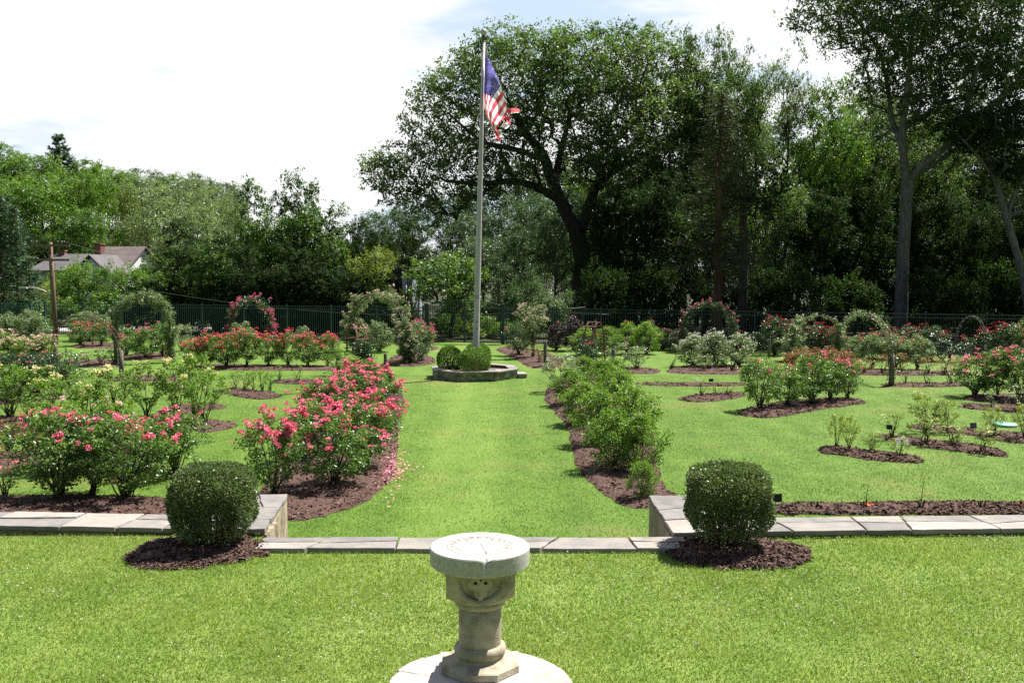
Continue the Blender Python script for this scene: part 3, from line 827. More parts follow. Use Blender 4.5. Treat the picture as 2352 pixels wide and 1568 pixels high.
bed('curving mulch bed under the green rose hedge right of the centre lawn', [(1252, 908), (1277, 951), (1305, 990), (1320, 1055), (1352, 1105), (1413, 1152), (1456, 1167), (1491, 1167), (1560, 1156), (1585, 1150), (1538, 1128), (1513, 1084), (1500, 1000), (1470, 930), (1400, 870), (1300, 860)], 0, 9000, 0.06, 0.03)
bed('long mulch bed under the clump of five roses on the right lawn', [(1693, 949), (1739, 959), (1794, 957), (1890, 940), (1960, 930), (1989, 924), (1951, 915), (1855, 918), (1753, 930)], 0, 2600, 0.05, 0.035)
bed('small oval mulch bed with bare twigs, left of the five roses', [(1556, 916), (1595, 923), (1650, 921), (1702, 912), (1712, 906), (1690, 902), (1616, 906)], 0, 900, 0.05, 0.035)
bed('thin mulch strip across the lawn behind the oval twig bed', [(1468, 884), (1560, 887), (1700, 886), (1702, 881), (1560, 880), (1470, 880)], 0, 500, 0.04, 0.04)
bed('bare mulch strip with cut stubs along the right wall', [(1775, 1160), (1785, 1181), (1900, 1183), (2200, 1182), (2450, 1180), (2450, 1156), (2200, 1154), (1900, 1156)], 0, 5200, 0.05, 0.03)
bed('tapering mulch bed nearest the right wall, under yellow-green roses', [(1883, 1029), (1887, 1041), (1940, 1047), (1985, 1055), (2029, 1060), (2096, 1063), (2119, 1062), (2107, 1051), (2062, 1042), (1985, 1034), (1922, 1026)], 0, 1800, 0.05, 0.03)
bed('slanting mulch bed in the middle of the yellow-green roses', [(2009, 1000), (2042, 1013), (2091, 1022), (2149, 1031), (2207, 1038), (2263, 1045), (2307, 1049), (2314, 1044), (2285, 1031), (2207, 1018), (2140, 1012), (2051, 1001)], 0, 1800, 0.05, 0.03)
bed('slanting mulch bed beside the teal lid at the right edge', [(2082, 979), (2107, 986), (2196, 996), (2251, 1004), (2318, 1016), (2400, 1021), (2440, 1015), (2400, 1000), (2296, 992), (2207, 982), (2140, 977)], 0, 1800, 0.05, 0.03)
bed('narrow mulch bed below the big red rose clump on the right', [(2200, 933), (2229, 939), (2329, 947), (2400, 949), (2420, 940), (2363, 934), (2318, 932), (2229, 928)], 0, 700, 0.04, 0.04)
bed('mulch bed under the big red rose clump on the right', [(2213, 912), (2229, 920), (2318, 927), (2440, 930), (2450, 912), (2350, 907), (2251, 906)], 0, 900, 0.04, 0.04)
bed('thin mulch strip under the small green roses by the arch post', [(2030, 887), (2100, 889), (2215, 887), (2215, 881), (2100, 880), (2030, 882)], 0, 500, 0.04, 0.04)
bed('mulch strip under the bronze-leaved small roses', [(1960, 855), (1975, 861), (2080, 862), (2215, 861), (2215, 854), (2100, 852), (1980, 848)], 0, 500, 0.04, 0.04)
bed('mulch bed under the white flowering roses on the right', [(1530, 852), (1560, 858), (1650, 860), (1760, 858), (1770, 848), (1700, 840), (1580, 840)], 0, 600, 0.04, 0.04)
bed('mulch bed under the low pale roses by the right trellis', [(1385, 852), (1420, 858), (1500, 858), (1515, 850), (1480, 845), (1410, 843)], 0, 300, 0.04, 0.04)
bed('shaded mulch bed under the pillar rose beside the gate lawn', [(1140, 803), (1180, 822), (1212, 842), (1250, 846), (1285, 842), (1290, 826), (1240, 806), (1180, 796)], 0, 500, 0.04, 0.05)
bed('mulch bed at the foot of the white rose arch left of the flagpole', [(880, 838), (925, 842), (985, 838), (1000, 828), (985, 818), (960, 812), (1010, 800), (985, 797), (930, 808), (890, 826)], 0, 600, 0.04, 0.05)
bed('small mulch bed under the row of five young roses on the left lawn', [(508, 901), (560, 914), (600, 917), (640, 913), (645, 906), (610, 900), (560, 893), (520, 893)], 0, 600, 0.05, 0.04)
bed('thin mulch strip of young roses in front of the coral row', [(622, 878), (660, 882), (720, 882), (790, 880), (785, 873), (700, 872), (640, 873)], 0, 400, 0.04, 0.04)
bed('mulch strip under the row of coral roses on the left', [(440, 846), (520, 850), (650, 851), (775, 850), (780, 842), (640, 839), (480, 838)], 0, 600, 0.04, 0.04)
bed('mulch end showing beside the yellow roses', [(400, 958), (450, 946), (500, 940), (520, 934), (485, 926), (420, 930), (360, 945)], 0, 400, 0.04, 0.035)
bed('mulch bed under the yellow roses on the left lawn', [(-60, 975), (60, 992), (150, 998), (290, 985), (420, 985), (470, 993), (530, 984), (546, 974), (500, 967), (420, 960), (200, 962), (-60, 955)], 0, 2400, 0.05, 0.035)
bed('mulch bed under the tangled pale roses at the left edge', [(-120, 1085), (60, 1078), (110, 1058), (90, 1043), (-120, 1045)], 0, 900, 0.05, 0.035)
bed('mulch bed behind the front coral roses', [(95, 1078), (240, 1088), (410, 1096), (440, 1085), (400, 1072), (250, 1062), (120, 1062)], 0, 900, 0.05, 0.035)
bed('mulch bed at the post of the bare metal arch', [(258, 872), (280, 877), (340, 876), (405, 873), (400, 866), (330, 864), (275, 865)], 0, 300, 0.04, 0.04)
bed('mulch bed of the low white roses on the left', [(168, 834), (180, 842), (240, 844), (285, 840), (280, 830), (220, 826)], 0, 300, 0.04, 0.04)
bed('mulch under the pink roses behind the leafy arch', [(270, 820), (300, 826), (395, 824), (400, 815), (330, 812)], 0, 200, 0.04, 0.04)
bed('mulch under the red roses by the left fence', [(160, 796), (200, 800), (270, 799), (265, 789), (200, 787)], 0, 200, 0.04, 0.05)
bed('mulch bed under the dark green roses at the left edge', [(-60, 930), (60, 925), (160, 912), (180, 900), (60, 896), (-60, 905)], 0, 600, 0.05, 0.035)
bed('mulch bed under the pale pink roses at the left edge', [(-60, 846), (60, 848), (130, 842), (125, 828), (-60, 828)], 0, 300, 0.04, 0.04)

# ------------------------------------------------------------------ grass
PATCH = []
def lawn_blades(name, label, n, y0, y1, z, zone, hh, ww, seed, lean=0.9, dens_pow=1.0, clover=0):
    rng = np.random.default_rng(seed)
    u = rng.random(n)
    y = (y0 ** (2 - dens_pow) + u * (y1 ** (2 - dens_pow) - y0 ** (2 - dens_pow))) ** (1 / (2 - dens_pow)) if dens_pow != 2 else y0 * (y1 / y0) ** u
    x = (rng.random(n) * 2 - 1) * (0.545 * y + 0.4)
    P = np.column_stack([x, y])
    # patchy growth
    ph = np.sin(P[:, 0] * 2.1 + 1.3 * np.sin(P[:, 1] * 1.7)) * np.sin(P[:, 1] * 2.6 + 0.8 * np.sin(P[:, 0] * 3.1)) + .7 * np.sin(P[:, 0] * 7.3 + 2 * np.sin(P[:, 1] * 5.1)) * np.sin(P[:, 1] * 9.2 + 1.7 * np.sin(P[:, 0] * 6.3)) * (z > .5)
    keep = zone(P)
    for B, zb in BEDS:
        if abs(zb - z) > 0.1: continue
        lo, hi = B.min(0), B.max(0)
        c = keep & (P[:, 0] > lo[0]) & (P[:, 0] < hi[0]) & (P[:, 1] > lo[1]) & (P[:, 1] < hi[1])
        idx = np.nonzero(c)[0]
        if len(idx): keep[idx[in_poly(P[idx], B)]] = False
    for qx, qy, qr in PATCH if z > .5 else ():
        keep &= ~(((P[:, 0] - qx) ** 2 + ((P[:, 1] - qy) / .75) ** 2 < qr ** 2) & (rng.random(len(P)) < .7))
    trod = np.exp(-((P[:, 0] + .038 * P[:, 1] + .25) / .8) ** 2) if z < .5 else 0
    keep &= rng.random(len(P)) > .55 * trod
    P, ph = P[keep], ph[keep]; n = len(P)
    h = rng.uniform(*hh, n) * (1 + 0.3 * ph)
    w = rng.uniform(*ww, n)
    a = rng.uniform(0, 2 * pi, n); ln = rng.uniform(0.2, lean, n) * h; la = rng.uniform(0, 2 * pi, n)
    b = np.column_stack([P, np.full(n, z)])
    s = np.column_stack([np.cos(a) * w / 2, np.sin(a) * w / 2, np.zeros(n)])
    tip = b + np.column_stack([np.cos(la) * ln, np.sin(la) * ln, h])
    V = np.stack([b - s, b + s, tip], 1).reshape(-1, 3)
    tint = np.clip(rng.normal(0.5, 0.2, n) + 0.15 * ph, 0, 1)
    o = newobj(name, npmesh(name, V, np.arange(3 * n), np.arange(n) * 3, tint, MT['blade' if z > .5 else 'blade_low']))
    return tag(o, label, kind='stuff')

SUN_C = XG(1103, 6.75, UPZ)
def zone_up(P):
    k = (P[:, 1] < FR) & ~((P[:, 0] > -2.76) & (P[:, 0] < 1.92) & (P[:, 1] > 10.05))
    return k & ((P[:, 0] - SUN_C.x) ** 2 + (P[:, 1] - SUN_C.y) ** 2 > 0.66 ** 2)
PLANT_C = XG(1090, 33.5)
def zone_low(P):
    k = (P[:, 1] > 12.2) & ((P[:, 0] - PLANT_C.x) ** 2 + (P[:, 1] - PLANT_C.y) ** 2 > 1.45 ** 2)
    return k
lawn_blades('grass', 'short grass blades of the upper lawn around the sundial', 330000, 4.3, 10.72, UPZ, zone_up, (0.012, 0.042), (0.004, 0.009), 3, 1.2, 0.6)
# clover leaves and white clover heads
rng = np.random.default_rng(5)
n = 70000
y = np.sqrt(4.3 ** 2 + rng.random(n) * (10.7 ** 2 - 4.3 ** 2)); x = (rng.random(n) * 2 - 1) * (0.545 * y + .3)
P = np.column_stack([x, y]); k = zone_up(P)
ph = np.sin(x * 1.1 + np.sin(y * 1.3)) * np.sin(y * 1.5 + 1.2 * np.sin(x * .9))
k &= (ph + rng.normal(size=n) * .4 > -0.1)
for B, zb in BEDS[:2]: k &= ~in_poly(P, B)
P = P[k]; n = len(P)
C = np.column_stack([P, UPZ + rng.uniform(.012, .036, n)])
ax = rng.normal(size=(n, 3)); ax[:, 2] *= .3; nr = rng.normal(size=(n, 3)) * .4; nr[:, 2] += 1
L = rng.uniform(.010, .019, n)
tag(newobj('clover', leaves(C, ax, nr, L, L * .9, np.clip(rng.normal(.55, .2, n), 0, 1), 'clover', MT['blade'])), 'small clover leaves spread through the upper lawn', kind='stuff')
idx = rng.choice(n, 650); C2 = C[idx] + [0, 0, .012]; C2 = np.repeat(C2, 5, 0) + rng.normal(size=(3250, 3)) * .004
tag(newobj('clover_flowers', leaves(C2, rng.normal(size=(3250, 3)), rng.normal(size=(3250, 3)), .013, .009, rng.random(3250), 'clover_flowers', MT['clover'])), 'tiny white clover heads dotted over the upper lawn', kind='stuff')
lawn_blades('grass', 'short grass blades of the lower garden lawn', 430000, 12.2, 34, 0.0, zone_low, (0.012, 0.034), (0.005, 0.011), 4, 1.3, 1.5)
# fallen petals beside the coral hedge
pts = []
for i in range(520):
    if i < 330: q = G(random.gauss(893, 16), random.gauss(1060, 40))
    elif i < 465: q = G(random.uniform(880, 930), random.gauss(1085, 22)) if i > 385 else G(random.uniform(905, 972), random.gauss(1078, 8))
    else: q = G(random.uniform(660, 900), random.uniform(1090, 1180))
    pts.append((q.x, q.y, 0.07 if i < 330 or i >= 465 else 0.045))
pts = np.array(pts); n = len(pts)
nr = rng.normal(size=(n, 3)) * .4; nr[:, 2] += 1
tag(newobj('fallen_petals', leaves(pts, rng.normal(size=(n, 3)) * [1, 1, .2], nr, rng.uniform(.03, .055, n), .035, np.clip(rng.normal(.75, .25, n), 0, 1), 'fallen_petals', MT['bl_coral'])), 'pink fallen petals beside the coral rose hedge', kind='stuff')

# ================================================================== SUNDIAL
sd_ = thing('sundial', 'pale stone sundial on a carved pedestal in the middle of the upper lawn', 'sundial', SUN_C, R(3))
ZD = 1.045            # height of the dial face above the lawn
# dial disc with a chipped rim
n = 128
def rim(k):
    a = 2 * pi * k / n
    dch = math.atan2(sin(a - R(-84)), cos(a - R(-84)))
    return max(0.0, 1 - (abs(dch) / 0.17) ** 1.6)
rr = random.Random(4)
prof = [(0.0, -0.128), (0.335, -0.128), (0.347, -0.118), (0.350, -0.06), (0.350, -0.008), (0.344, 0.0), (0.31, 0.0), (0.0, 0.0)]
mb = MB(); vs = []
jag = [rr.uniform(0.5, 1.2) for _ in range(n)]
for r, z in prof:
    for k in range(n):
        a = 2 * pi * k / n; c = rim(k) * jag[k]
        r2, z2 = r, z
        if z > -0.03 and r > 0.3 and c > 0:
            if r > 0.32: r2 = r - 0.012 * c; z2 = z - (0.030 * c if r > .347 else 0.022 * c)
        vs.append((r2 * cos(a), r2 * sin(a), ZD + z2))
fs = [(i * n + k, i * n + (k + 1) % n, (i + 1) * n + (k + 1) % n, (i + 1) * n + k) for i in range(len(prof) - 1) for k in range(n)]
mb.add(vs, fs)
dial = mb.build('dial', MT['granite'], sd_)
# engraved rings, hour line and numerals
mb = MB()
def ringg(r, w, c=(0, 0)):
    vs, m = [], 72
    for k in range(m):
        a = 2 * pi * k / m
        vs += [(c[0] + (r - w) * cos(a), c[1] + (r - w) * sin(a), ZD + .0015), (c[0] + (r + w) * cos(a), c[1] + (r + w) * sin(a), ZD + .0015)]
    mb.add(vs, [(2 * k, 2 * k + 1, (2 * k + 3) % (2 * m), (2 * k + 2) % (2 * m)) for k in range(m)])
ringg(0.228, 0.0026); ringg(0.173, 0.002); ringg(0.093, 0.0026, (0, 0.132))
def stroke(a, b, w=0.0022):
    a, b = Vector((*a, ZD + .0018)), Vector((*b, ZD + .0018)); s = (b - a).cross(Vector((0, 0, 1))).normalized() * w
    mb.add([a - s, a + s, b + s, b - s], [(0, 1, 2, 3)])
stroke((0.006, 0.035), (0.045, -0.20), 0.003)
stroke((0.03, -0.19), (0.046, -0.205), 0.003)
mb.build('engraved_rings', MT['groove'], dial)
mb = MB()
def glyphs(word, ang, r, size):
    """Roman numeral strokes reading outward at an angle round the dial"""
    wd = {'I': .35, 'V': .8, 'X': .8}
    tot = sum(wd[c] for c in word) * size
    s = -tot / 2
    t = Vector((-sin(ang), cos(ang))); o = Vector((cos(ang), sin(ang)))
    def Q(u, v): q = o * (r + (v - .5) * size) + t * -u; return (q.x, q.y)
    for ch in word:
        w = wd[ch] * size
        if ch == 'I': stroke(Q(s + w / 2, 0), Q(s + w / 2, 1), .002)
        if ch == 'V': stroke(Q(s + .08 * w, 1), Q(s + w / 2, 0), .002); stroke(Q(s + .92 * w, 1), Q(s + w / 2, 0), .002)
        if ch == 'X': stroke(Q(s + .1 * w, 1), Q(s + .9 * w, 0), .002); stroke(Q(s + .9 * w, 1), Q(s + .1 * w, 0), .002)
        s += w
for k, w in enumerate(['V', 'VI', 'VII', 'VIII', 'IX', 'X', 'XI', 'XII', 'I', 'II', 'III', 'IV', 'V', 'VI', 'VII']):
    glyphs(w, R(200 - k * 15.7 - 90 + 90), 0.2, 0.026)
for k in range(9):
    x = -0.02 + k * 0.02
    stroke((x, -0.165 + .003 * k), (x + .004, -0.150 + .003 * k), .0012)
mb.build('hour_lettering', MT['groove'], dial)
# cushion capital with recessed lunettes
na, nt = 288, 96
a_, zt, zb = 0.236, ZD - 0.128, ZD - 0.370
vs = []
zc = zt - 0.045
for j in range(nt + 1):
    t = j / nt
    z = zt + (zb - zt) * t
    Rr = 0.335 if t < 0.1 else 0.168 + (0.335 - 0.168) * sqrt(max(0, 1 - ((t - 0.1) / 0.9) ** 1.7))
    for k in range(na):
        th = 2 * pi * k / na + pi / 4
        m_ = max(abs(cos(th)), abs(sin(th)))
        flat = a_ / m_
        r = min(flat, Rr)
        if t < 0.075: r = min(flat * 1.03, 0.338)
        if r == flat or (t >= 0.075 and flat <= Rr):
            u = a_ * tan(((th + pi / 4) % (pi / 2)) - pi / 4)
            dz = z - zc
            if dz < 0 and u * u + (dz * 1.08) ** 2 < 0.155 ** 2:
                tre = (abs(u) - 0.043) ** 2 + (dz + 0.03) ** 2 < 0.047 ** 2 or u * u + (dz + 0.085) ** 2 < 0.050 ** 2 or (abs(u) < 0.016 and dz < -.1)
                push = 0 if tre else 0.034
                if (abs(u) - 0.036) ** 2 + (dz + 0.022) ** 2 < 0.012 ** 2: push = 0.045
                if tre: push = max(push, 0.004)
                r -= push
            elif dz < .004 and u * u + (dz * 1.08) ** 2 < 0.165 ** 2:
                r -= 0.006
        vs.append((r * cos(th), r * sin(th), z))
mb = MB()
mb.add(vs, [(j * na + k, (j + 1) * na + k, (j + 1) * na + (k + 1) % na, j * na + (k + 1) % na) for j in range(nt) for k in range(na)])
mb.build('capital', MT['sandstone'], sd_)
mb = MB()
z0 = ZD - 0.370
mb.lathe([(0.16, z0 - 0.052), (0.172, z0 - 0.046), (0.181, z0 - 0.026), (0.178, z0 - 0.010), (0.168, z0), (0.15, z0 + .004)], 48)
mb.lathe([(0.147, 0.32), (0.150, 0.35), (0.151, 0.5), (0.149, z0 - 0.05)], 48)
mb.build('shaft', MT['sandstone'], sd_)
mb = MB()
BZ = lambda z: .17 + (z - .062) * .682
mb.lathe([(r, BZ(z)) for r, z in [(0.17, 0.205), (0.181, 0.235), (0.184, 0.265), (0.178, 0.30), (0.158, 0.322), (0.14, 0.326)]], 48)
# bell of the base running out to an octagonal plinth
m = 64; vs = []
for j, (rc, ro, z) in enumerate([(0.172, 0.19, 0.222), (0.168, 0.195, 0.205), (0.182, 0.21, 0.18), (0.215, 0.235, 0.158), (0.262, 0.258, 0.142), (0.30, 0.268, 0.132), (0.30, 0.272, 0.068), (0.29, 0.266, 0.062)]):
    bl = min(1, max(0, (j - 2) / 2.5))
    for k in range(m):
        th = 2 * pi * k / m
        q = ((th + pi / 8) % (pi / 4)) - pi / 8
        oc = ro / cos(q)
        r = rc * (1 - bl) + oc * bl if j < 5 else oc
        vs.append((r * cos(th), r * sin(th), BZ(z)))
mb.add(vs, [(j * m + k, (j + 1) * m + k, (j + 1) * m + (k + 1) % m, j * m + (k + 1) % m) for j in range(7) for k in range(m)])
mb.build('base', MT['sandstone'], sd_)
mb = MB(); mb.prism([(-.285, .29), (.285, .275), (.35, -.36), (-.36, -.35)], .03, .169)
bevel(mb.build('square_slab', MT['paleslab'], sd_), 0.006)
mb = MB()
rr = random.Random(8)
for k in range(14):
    a0, a1 = 2 * pi * k / 14 + .004, 2 * pi * (k + 1) / 14 - .004
    ro = 0.665 + rr.uniform(-.012, .012)
    q = [(0.22 * cos(a0), 0.22 * sin(a0))] + [(ro * cos(a0 + (a1 - a0) * i / 5) * rr.uniform(.992, 1.006), ro * sin(a0 + (a1 - a0) * i / 5) * rr.uniform(.992, 1.006)) for i in range(6)] + [(0.22 * cos(a1), 0.22 * sin(a1))]
    mb.prism(q, -0.02, 0.034 + rr.uniform(-.004, .004), rr.random())
bevel(mb.build('round_footing', MT['millstone'], sd_), 0.006)
mb = MB(); mb.lathe([(0.655, -0.03), (0.655, 0.027)], 48); mb.build('footing_bed', MT['millstone'], sd_)

# ================================================================== BOX BUSHES
def squared_box(name, label, c, w, h, seed):
    o = thing(name, label, 'bush', c, 0, 'squared box bushes flanking the steps')
    rng = np.random.default_rng(seed)
    N = 21000
    u = rnd_unit(rng, N * 2)
    p = 4.0
    s = (np.abs(u) ** p).sum(1) ** (-1 / p)
    q = u * s[:, None]                              # superellipsoid surface
    lump = 1 + 0.035 * np.sin(q[:, 0] * 7 + seed) * np.sin(q[:, 2] * 6) + 0.03 * np.sin(q[:, 1] * 8 + q[:, 2] * 5)
    depth = rng.random(len(q)) ** 2.2
    q = q * (lump * (1 - 0.22 * depth))[:, None]
    zz = (q[:, 2] + 1) / 2
    wid = 0.80 + 0.20 * np.clip(zz / 0.35, 0, 1)
    keep = rng.random(len(q)) < np.clip((zz - 0.02) / (0.36 + .04 * (seed - 4)), 0.05, 1) ** 1.35 * np.where(np.sin(q[:, 0] * 5 + seed * 2) * np.sin(q[:, 2] * 4 + q[:, 1] * 3) > .72, .45, 1)
    q, zz, wid, nu = q[keep][:N], zz[keep][:N], wid[keep][:N], u[keep][:N]
    P = np.column_stack([q[:, 0] * w / 2 * wid, q[:, 1] * w / 2 * wid, 0.06 + zz * (h - 0.06)])
    n = len(P)
    ax = nu + rng.normal(size=(n, 3)) * 0.8; ax[:, 2] += .25
    nr = nu * 0.8 + rng.normal(size=(n, 3)) * 0.7; nr[:, 2] += .35
    L = rng.uniform(.022, .038, n)
    # stray shoots standing out of the clipped face
    m = 70; us = rnd_unit(rng, m); us[:, 2] = np.abs(us[:, 2]) * .9 - .15; ss = (np.abs(us) ** 4.0).sum(1) ** -.25
    qs = us * ss[:, None]; ps = np.column_stack([qs[:, 0] * w / 2, qs[:, 1] * w / 2, .06 + (qs[:, 2] + 1) / 2 * (h - .06)])
    k2 = np.repeat(np.arange(m), 9); tt = np.tile(np.linspace(0, 1, 9), m)[:, None]
    P2 = ps[k2] + (us[k2] * .6 + [0, 0, .5]) * tt * rng.uniform(.03, .085, (m, 1))[k2]
    P = np.concatenate([P, P2]); nu = np.concatenate([nu, us[k2]])
    L2 = rng.uniform(.018, .03, len(P2)); L = np.concatenate([L, L2])
    ax = np.concatenate([ax, us[k2] + rng.normal(size=P2.shape)]); nr = np.concatenate([nr, rng.normal(size=P2.shape) + [0, 0, .5]]); n = len(P)
    newobj('foliage', leaves(P, ax, nr, L, L * .62, np.clip(rng.normal(.5, .22, n), 0, 1), 'foliage', MT['box']), o)
    br = []
    for i in range(120):
        a = rng.uniform(0, 2 * pi); r0 = rng.uniform(0, .13) * w; r1 = rng.uniform(.25, .47) * w
        b = a + rng.normal() * .5
        z1 = rng.uniform(.35, .85) * h
        pts = [(r0 * cos(a), r0 * sin(a), -.03), ((r0 * .5 + r1 * .55) * cos(a), (r0 * .5 + r1 * .55) * sin(a), z1 * .35), (r1 * cos(b), r1 * sin(b), z1)]
        br.append((np.array(pts), np.array([.011, .007, .003])))
    newobj('stems', branch_mesh(br, MT['bark_brown'], 'stems', 5), o)
    return o
squared_box('squared_box_bush', 'squared dark green box bush at the left of the steps, beside the coral roses', G(493, 1256, UPZ), 0.81, 0.87, 3)
squared_box('squared_box_bush', 'squared dark green box bush at the right of the steps, beside the bare strip', G(1672, 1258, UPZ), 0.83, 0.88, 5)

def ball_box(label, c, w, h, seed):
    o = thing('box_ball', label, 'bush', c, 0, 'clipped box balls in the flagpole planter')
    rng = np.random.default_rng(seed)
    N = 9500
    u = rnd_unit(rng, N); u = u[u[:, 2] > -0.75]; n = len(u)
    r = 1 - 0.2 * rng.random(n) ** 2.5 + 0.02 * np.sin(u[:, 0] * 9) * np.sin(u[:, 2] * 8 + seed)
    P = np.column_stack([u[:, 0] * w / 2 * r, u[:, 1] * w / 2 * r, h * .46 + u[:, 2] * h * .54 * r])
    ax = u + rng.normal(size=(n, 3)) * .7; ax[:, 2] += .3
    nr = u + rng.normal(size=(n, 3)) * .6; nr[:, 2] += .3
    L = rng.uniform(.03, .05, n)
    newobj('foliage', leaves(P, ax, nr, L, L * .6, np.clip(rng.normal(.5, .22, n), 0, 1), 'foliage', MT['boxb']), o)
    br = [(np.array([(0, 0, -.05), (.1 * cos(a), .1 * sin(a), h * .3), (.3 * w * cos(a), .3 * w * sin(a), h * .7)]), np.array([.02, .014, .006])) for a in np.arange(9) * .7]
    newobj('stems', branch_mesh(br, MT['bark'], 'stems', 5), o)
    return o

# ================================================================== PLANTER, FLAGPOLE, FLAG
pl = thing('octagonal_planter', 'low octagonal stone planter with flagstone rim around the flagpole', 'planter', PLANT_C, R(9))
ro, hh = 1.49, 0.33
oct_ = lambda r, z=None: [(r / cos(pi / 8) * cos(pi / 8 + k * pi / 4), r / cos(pi / 8) * sin(pi / 8 + k * pi / 4)) for k in range(8)]
mb = MB()
for k in range(8):
    o1, i1 = oct_(1.40), oct_(1.16)
    mb.prism([o1[k], o1[(k + 1) % 8], i1[(k + 1) % 8], i1[k]], -0.05, hh - 0.055)
mb.build('stone_side', MT['mossy'], pl)
mb = MB(); o1, i1 = oct_(1.45), oct_(1.13)
for k in range(8):
    A0, B0, C0, D0 = Vector(o1[k]), Vector(o1[(k + 1) % 8]), Vector(i1[(k + 1) % 8]), Vector(i1[k])
    for t0, t1 in ((0.006, 0.49), (0.505, 0.994)):
        mb.prism([tuple(A0.lerp(B0, t0)), tuple(A0.lerp(B0, t1)), tuple(D0.lerp(C0, t1)), tuple(D0.lerp(C0, t0))], hh - 0.05, hh, random.random())
bevel(mb.build('rim', MT['flagstone'], pl), 0.008)
mb = MB(); mb.prism(oct_(1.155), 0.0, hh - 0.10); mb.build('mulch_fill', MT['mulch'], pl)
mb = MB()
for k in range(3): mb.prism([(.45 + .24 * k, -.62), (.67 + .24 * k, -.60), (.66 + .24 * k, -.05), (.44 + .24 * k, -.05)], hh - .098, hh - .062, random.random())
mb.build('paving', MT['flagstone'], pl)
mb = MB(); mb.box((1.56, -.36, .09), (.32, .62, .13), 0, .9); bevel(mb.build('step_block', MT['flagstone'], pl), .01)

ball_box('clipped box ball nearest in the planter, in front of the flagpole', XG(1089, 32.75, hh - .1) , 1.10, 0.84, 1)
ball_box('clipped box ball at the left side of the planter', XG(1033, 33.25, hh - .1), 0.86, 0.86, 2)
ball_box('clipped box ball half hidden behind the flagpole', XG(1096, 34.2, hh - .1), 0.98, 0.90, 3)

FP0 = XG(1091.5, 33.6, 0.15)
FP1 = A(1111, 92, 33.6)
fp = thing('flagpole', 'tall pale grey flagpole with a ball on top, standing in the octagonal planter', 'flagpole', FP0)
top = FP1 - FP0
mb = MB(); Lp = top.length
P_ = [Vector((0, 0, -.1)) + top * t for t in (0, .12, .35, .5, .7, 1)]
mb.tube(P_, [.110, .108, .098, .088, .072, .050], 20)
mb.build('shaft', MT['pole'], fp)
mb = MB()
for t, w in ((.228, .106), (.233, .106), (.762, .0665), (.768, .0665), (.775, .066)): mb.tube([top * t, top * t + Vector((0, 0, .018))], [w, w], 20)
mb.build('collar', MT['bronze'], fp)
mb = MB(); mb.tube([top, top + Vector((0, 0, .03)), top + Vector((0, 0, .10)), top + Vector((0, 0, .13))], [.05, .085, .085, .045], 20); mb.box(tuple(top + Vector((.09, -.02, .07))), (.08, .04, .05))
mb.build('truck', MT['bronze'], fp)
mb = MB(); c = top + Vector((0, 0, .25)); rb = .115
mb.lathe([(rb * sin(pi * k / 14) + 1e-4, -rb * cos(pi * k / 14)) for k in range(15)], 24, c); mb.build('ball_finial', MT['pole'], fp)
mb = MB(); mb.tube([top * .985 + Vector((.12, -.05, 0)), top * .5 + Vector((.135, -.03, 0)), top * .14 + Vector((.14, -.04, 0))], .006, 5); mb.build('halyard', MT['wire'], fp)
mb = MB(); mb.box(tuple(top * .155 + Vector((.02, -.115, 0))), (.03, .03, .07)); mb.box(tuple(top * .135 + Vector((.02, -.115, 0))), (.03, .03, .05)); mb.build('cleat', MT['bronze'], fp)

# the flag hangs from its upper corner only, torn at the far end
def crop3(x, y): return ((x / 4.613 + 1100) / 1.0663, (y / 4.613 + 60) / 1.0663)
ctrl = [[(402, 285), (398, 530), (388, 785), (400, 960), (440, 1090)],
        [(505, 470), (452, 620), (412, 795), (408, 962), (446, 1102)],
        [(590, 690), (538, 758), (485, 820), (432, 990), (474, 1165)],
        [(637, 850), (585, 935), (528, 1020), (478, 1110), (512, 1240)],
        [(662, 1010), (640, 1065), (600, 1110), (555, 1170), (545, 1290)]]
us, vs_ = np.array([0, .2, .4, .7, 1.0]), np.array([0, .27, .54, .77, 1.0])
CT = np.array([[crop3(*p) for p in r] for r in ctrl])
FY = 33.42
def lag(x, xs):
    return np.array([np.prod([(x - xs[j]) / (xs[i] - xs[j]) for j in range(5) if j != i]) for i in range(5)])
def flagpos(u, v, off=0.0):
    # piecewise bilinear, smoothed a little
    def W(x, xs):
        i = min(3, max(0, int(np.searchsorted(xs, x, 'right') - 1))); t = (x - xs[i]) / (xs[i + 1] - xs[i])
        w = np.zeros(5); w[i] = 1 - t; w[i + 1] = t
        return w
    wl_ = 0.5 * W(u, us) + 0.25 * W(max(0, u - .08), us) + 0.25 * W(min(1, u + .08), us)
    wv = 0.5 * W(v, vs_) + 0.25 * W(max(0, v - .08), vs_) + 0.25 * W(min(1, v + .08), vs_)
    p = np.einsum('i,j,jik->k', wl_, wv, CT.transpose(1, 0, 2)) if False else (wv[:, None, None] * wl_[None, :, None] * CT).sum((0, 1))
    dy = 0.10 * sin(u * 9 + v * 3.0) * min(1, .25 + v) + 0.035 * sin(v * 17 - u * 8) + 0.018 * sin(u * 31 + v * 14)
    return A(p[0], p[1], FY + dy - off)
def flag_col(u, v):
    if u < 0.4 and v < 7 / 13: return 2
    return 0 if int(min(12, v * 13)) % 2 == 0 else 1
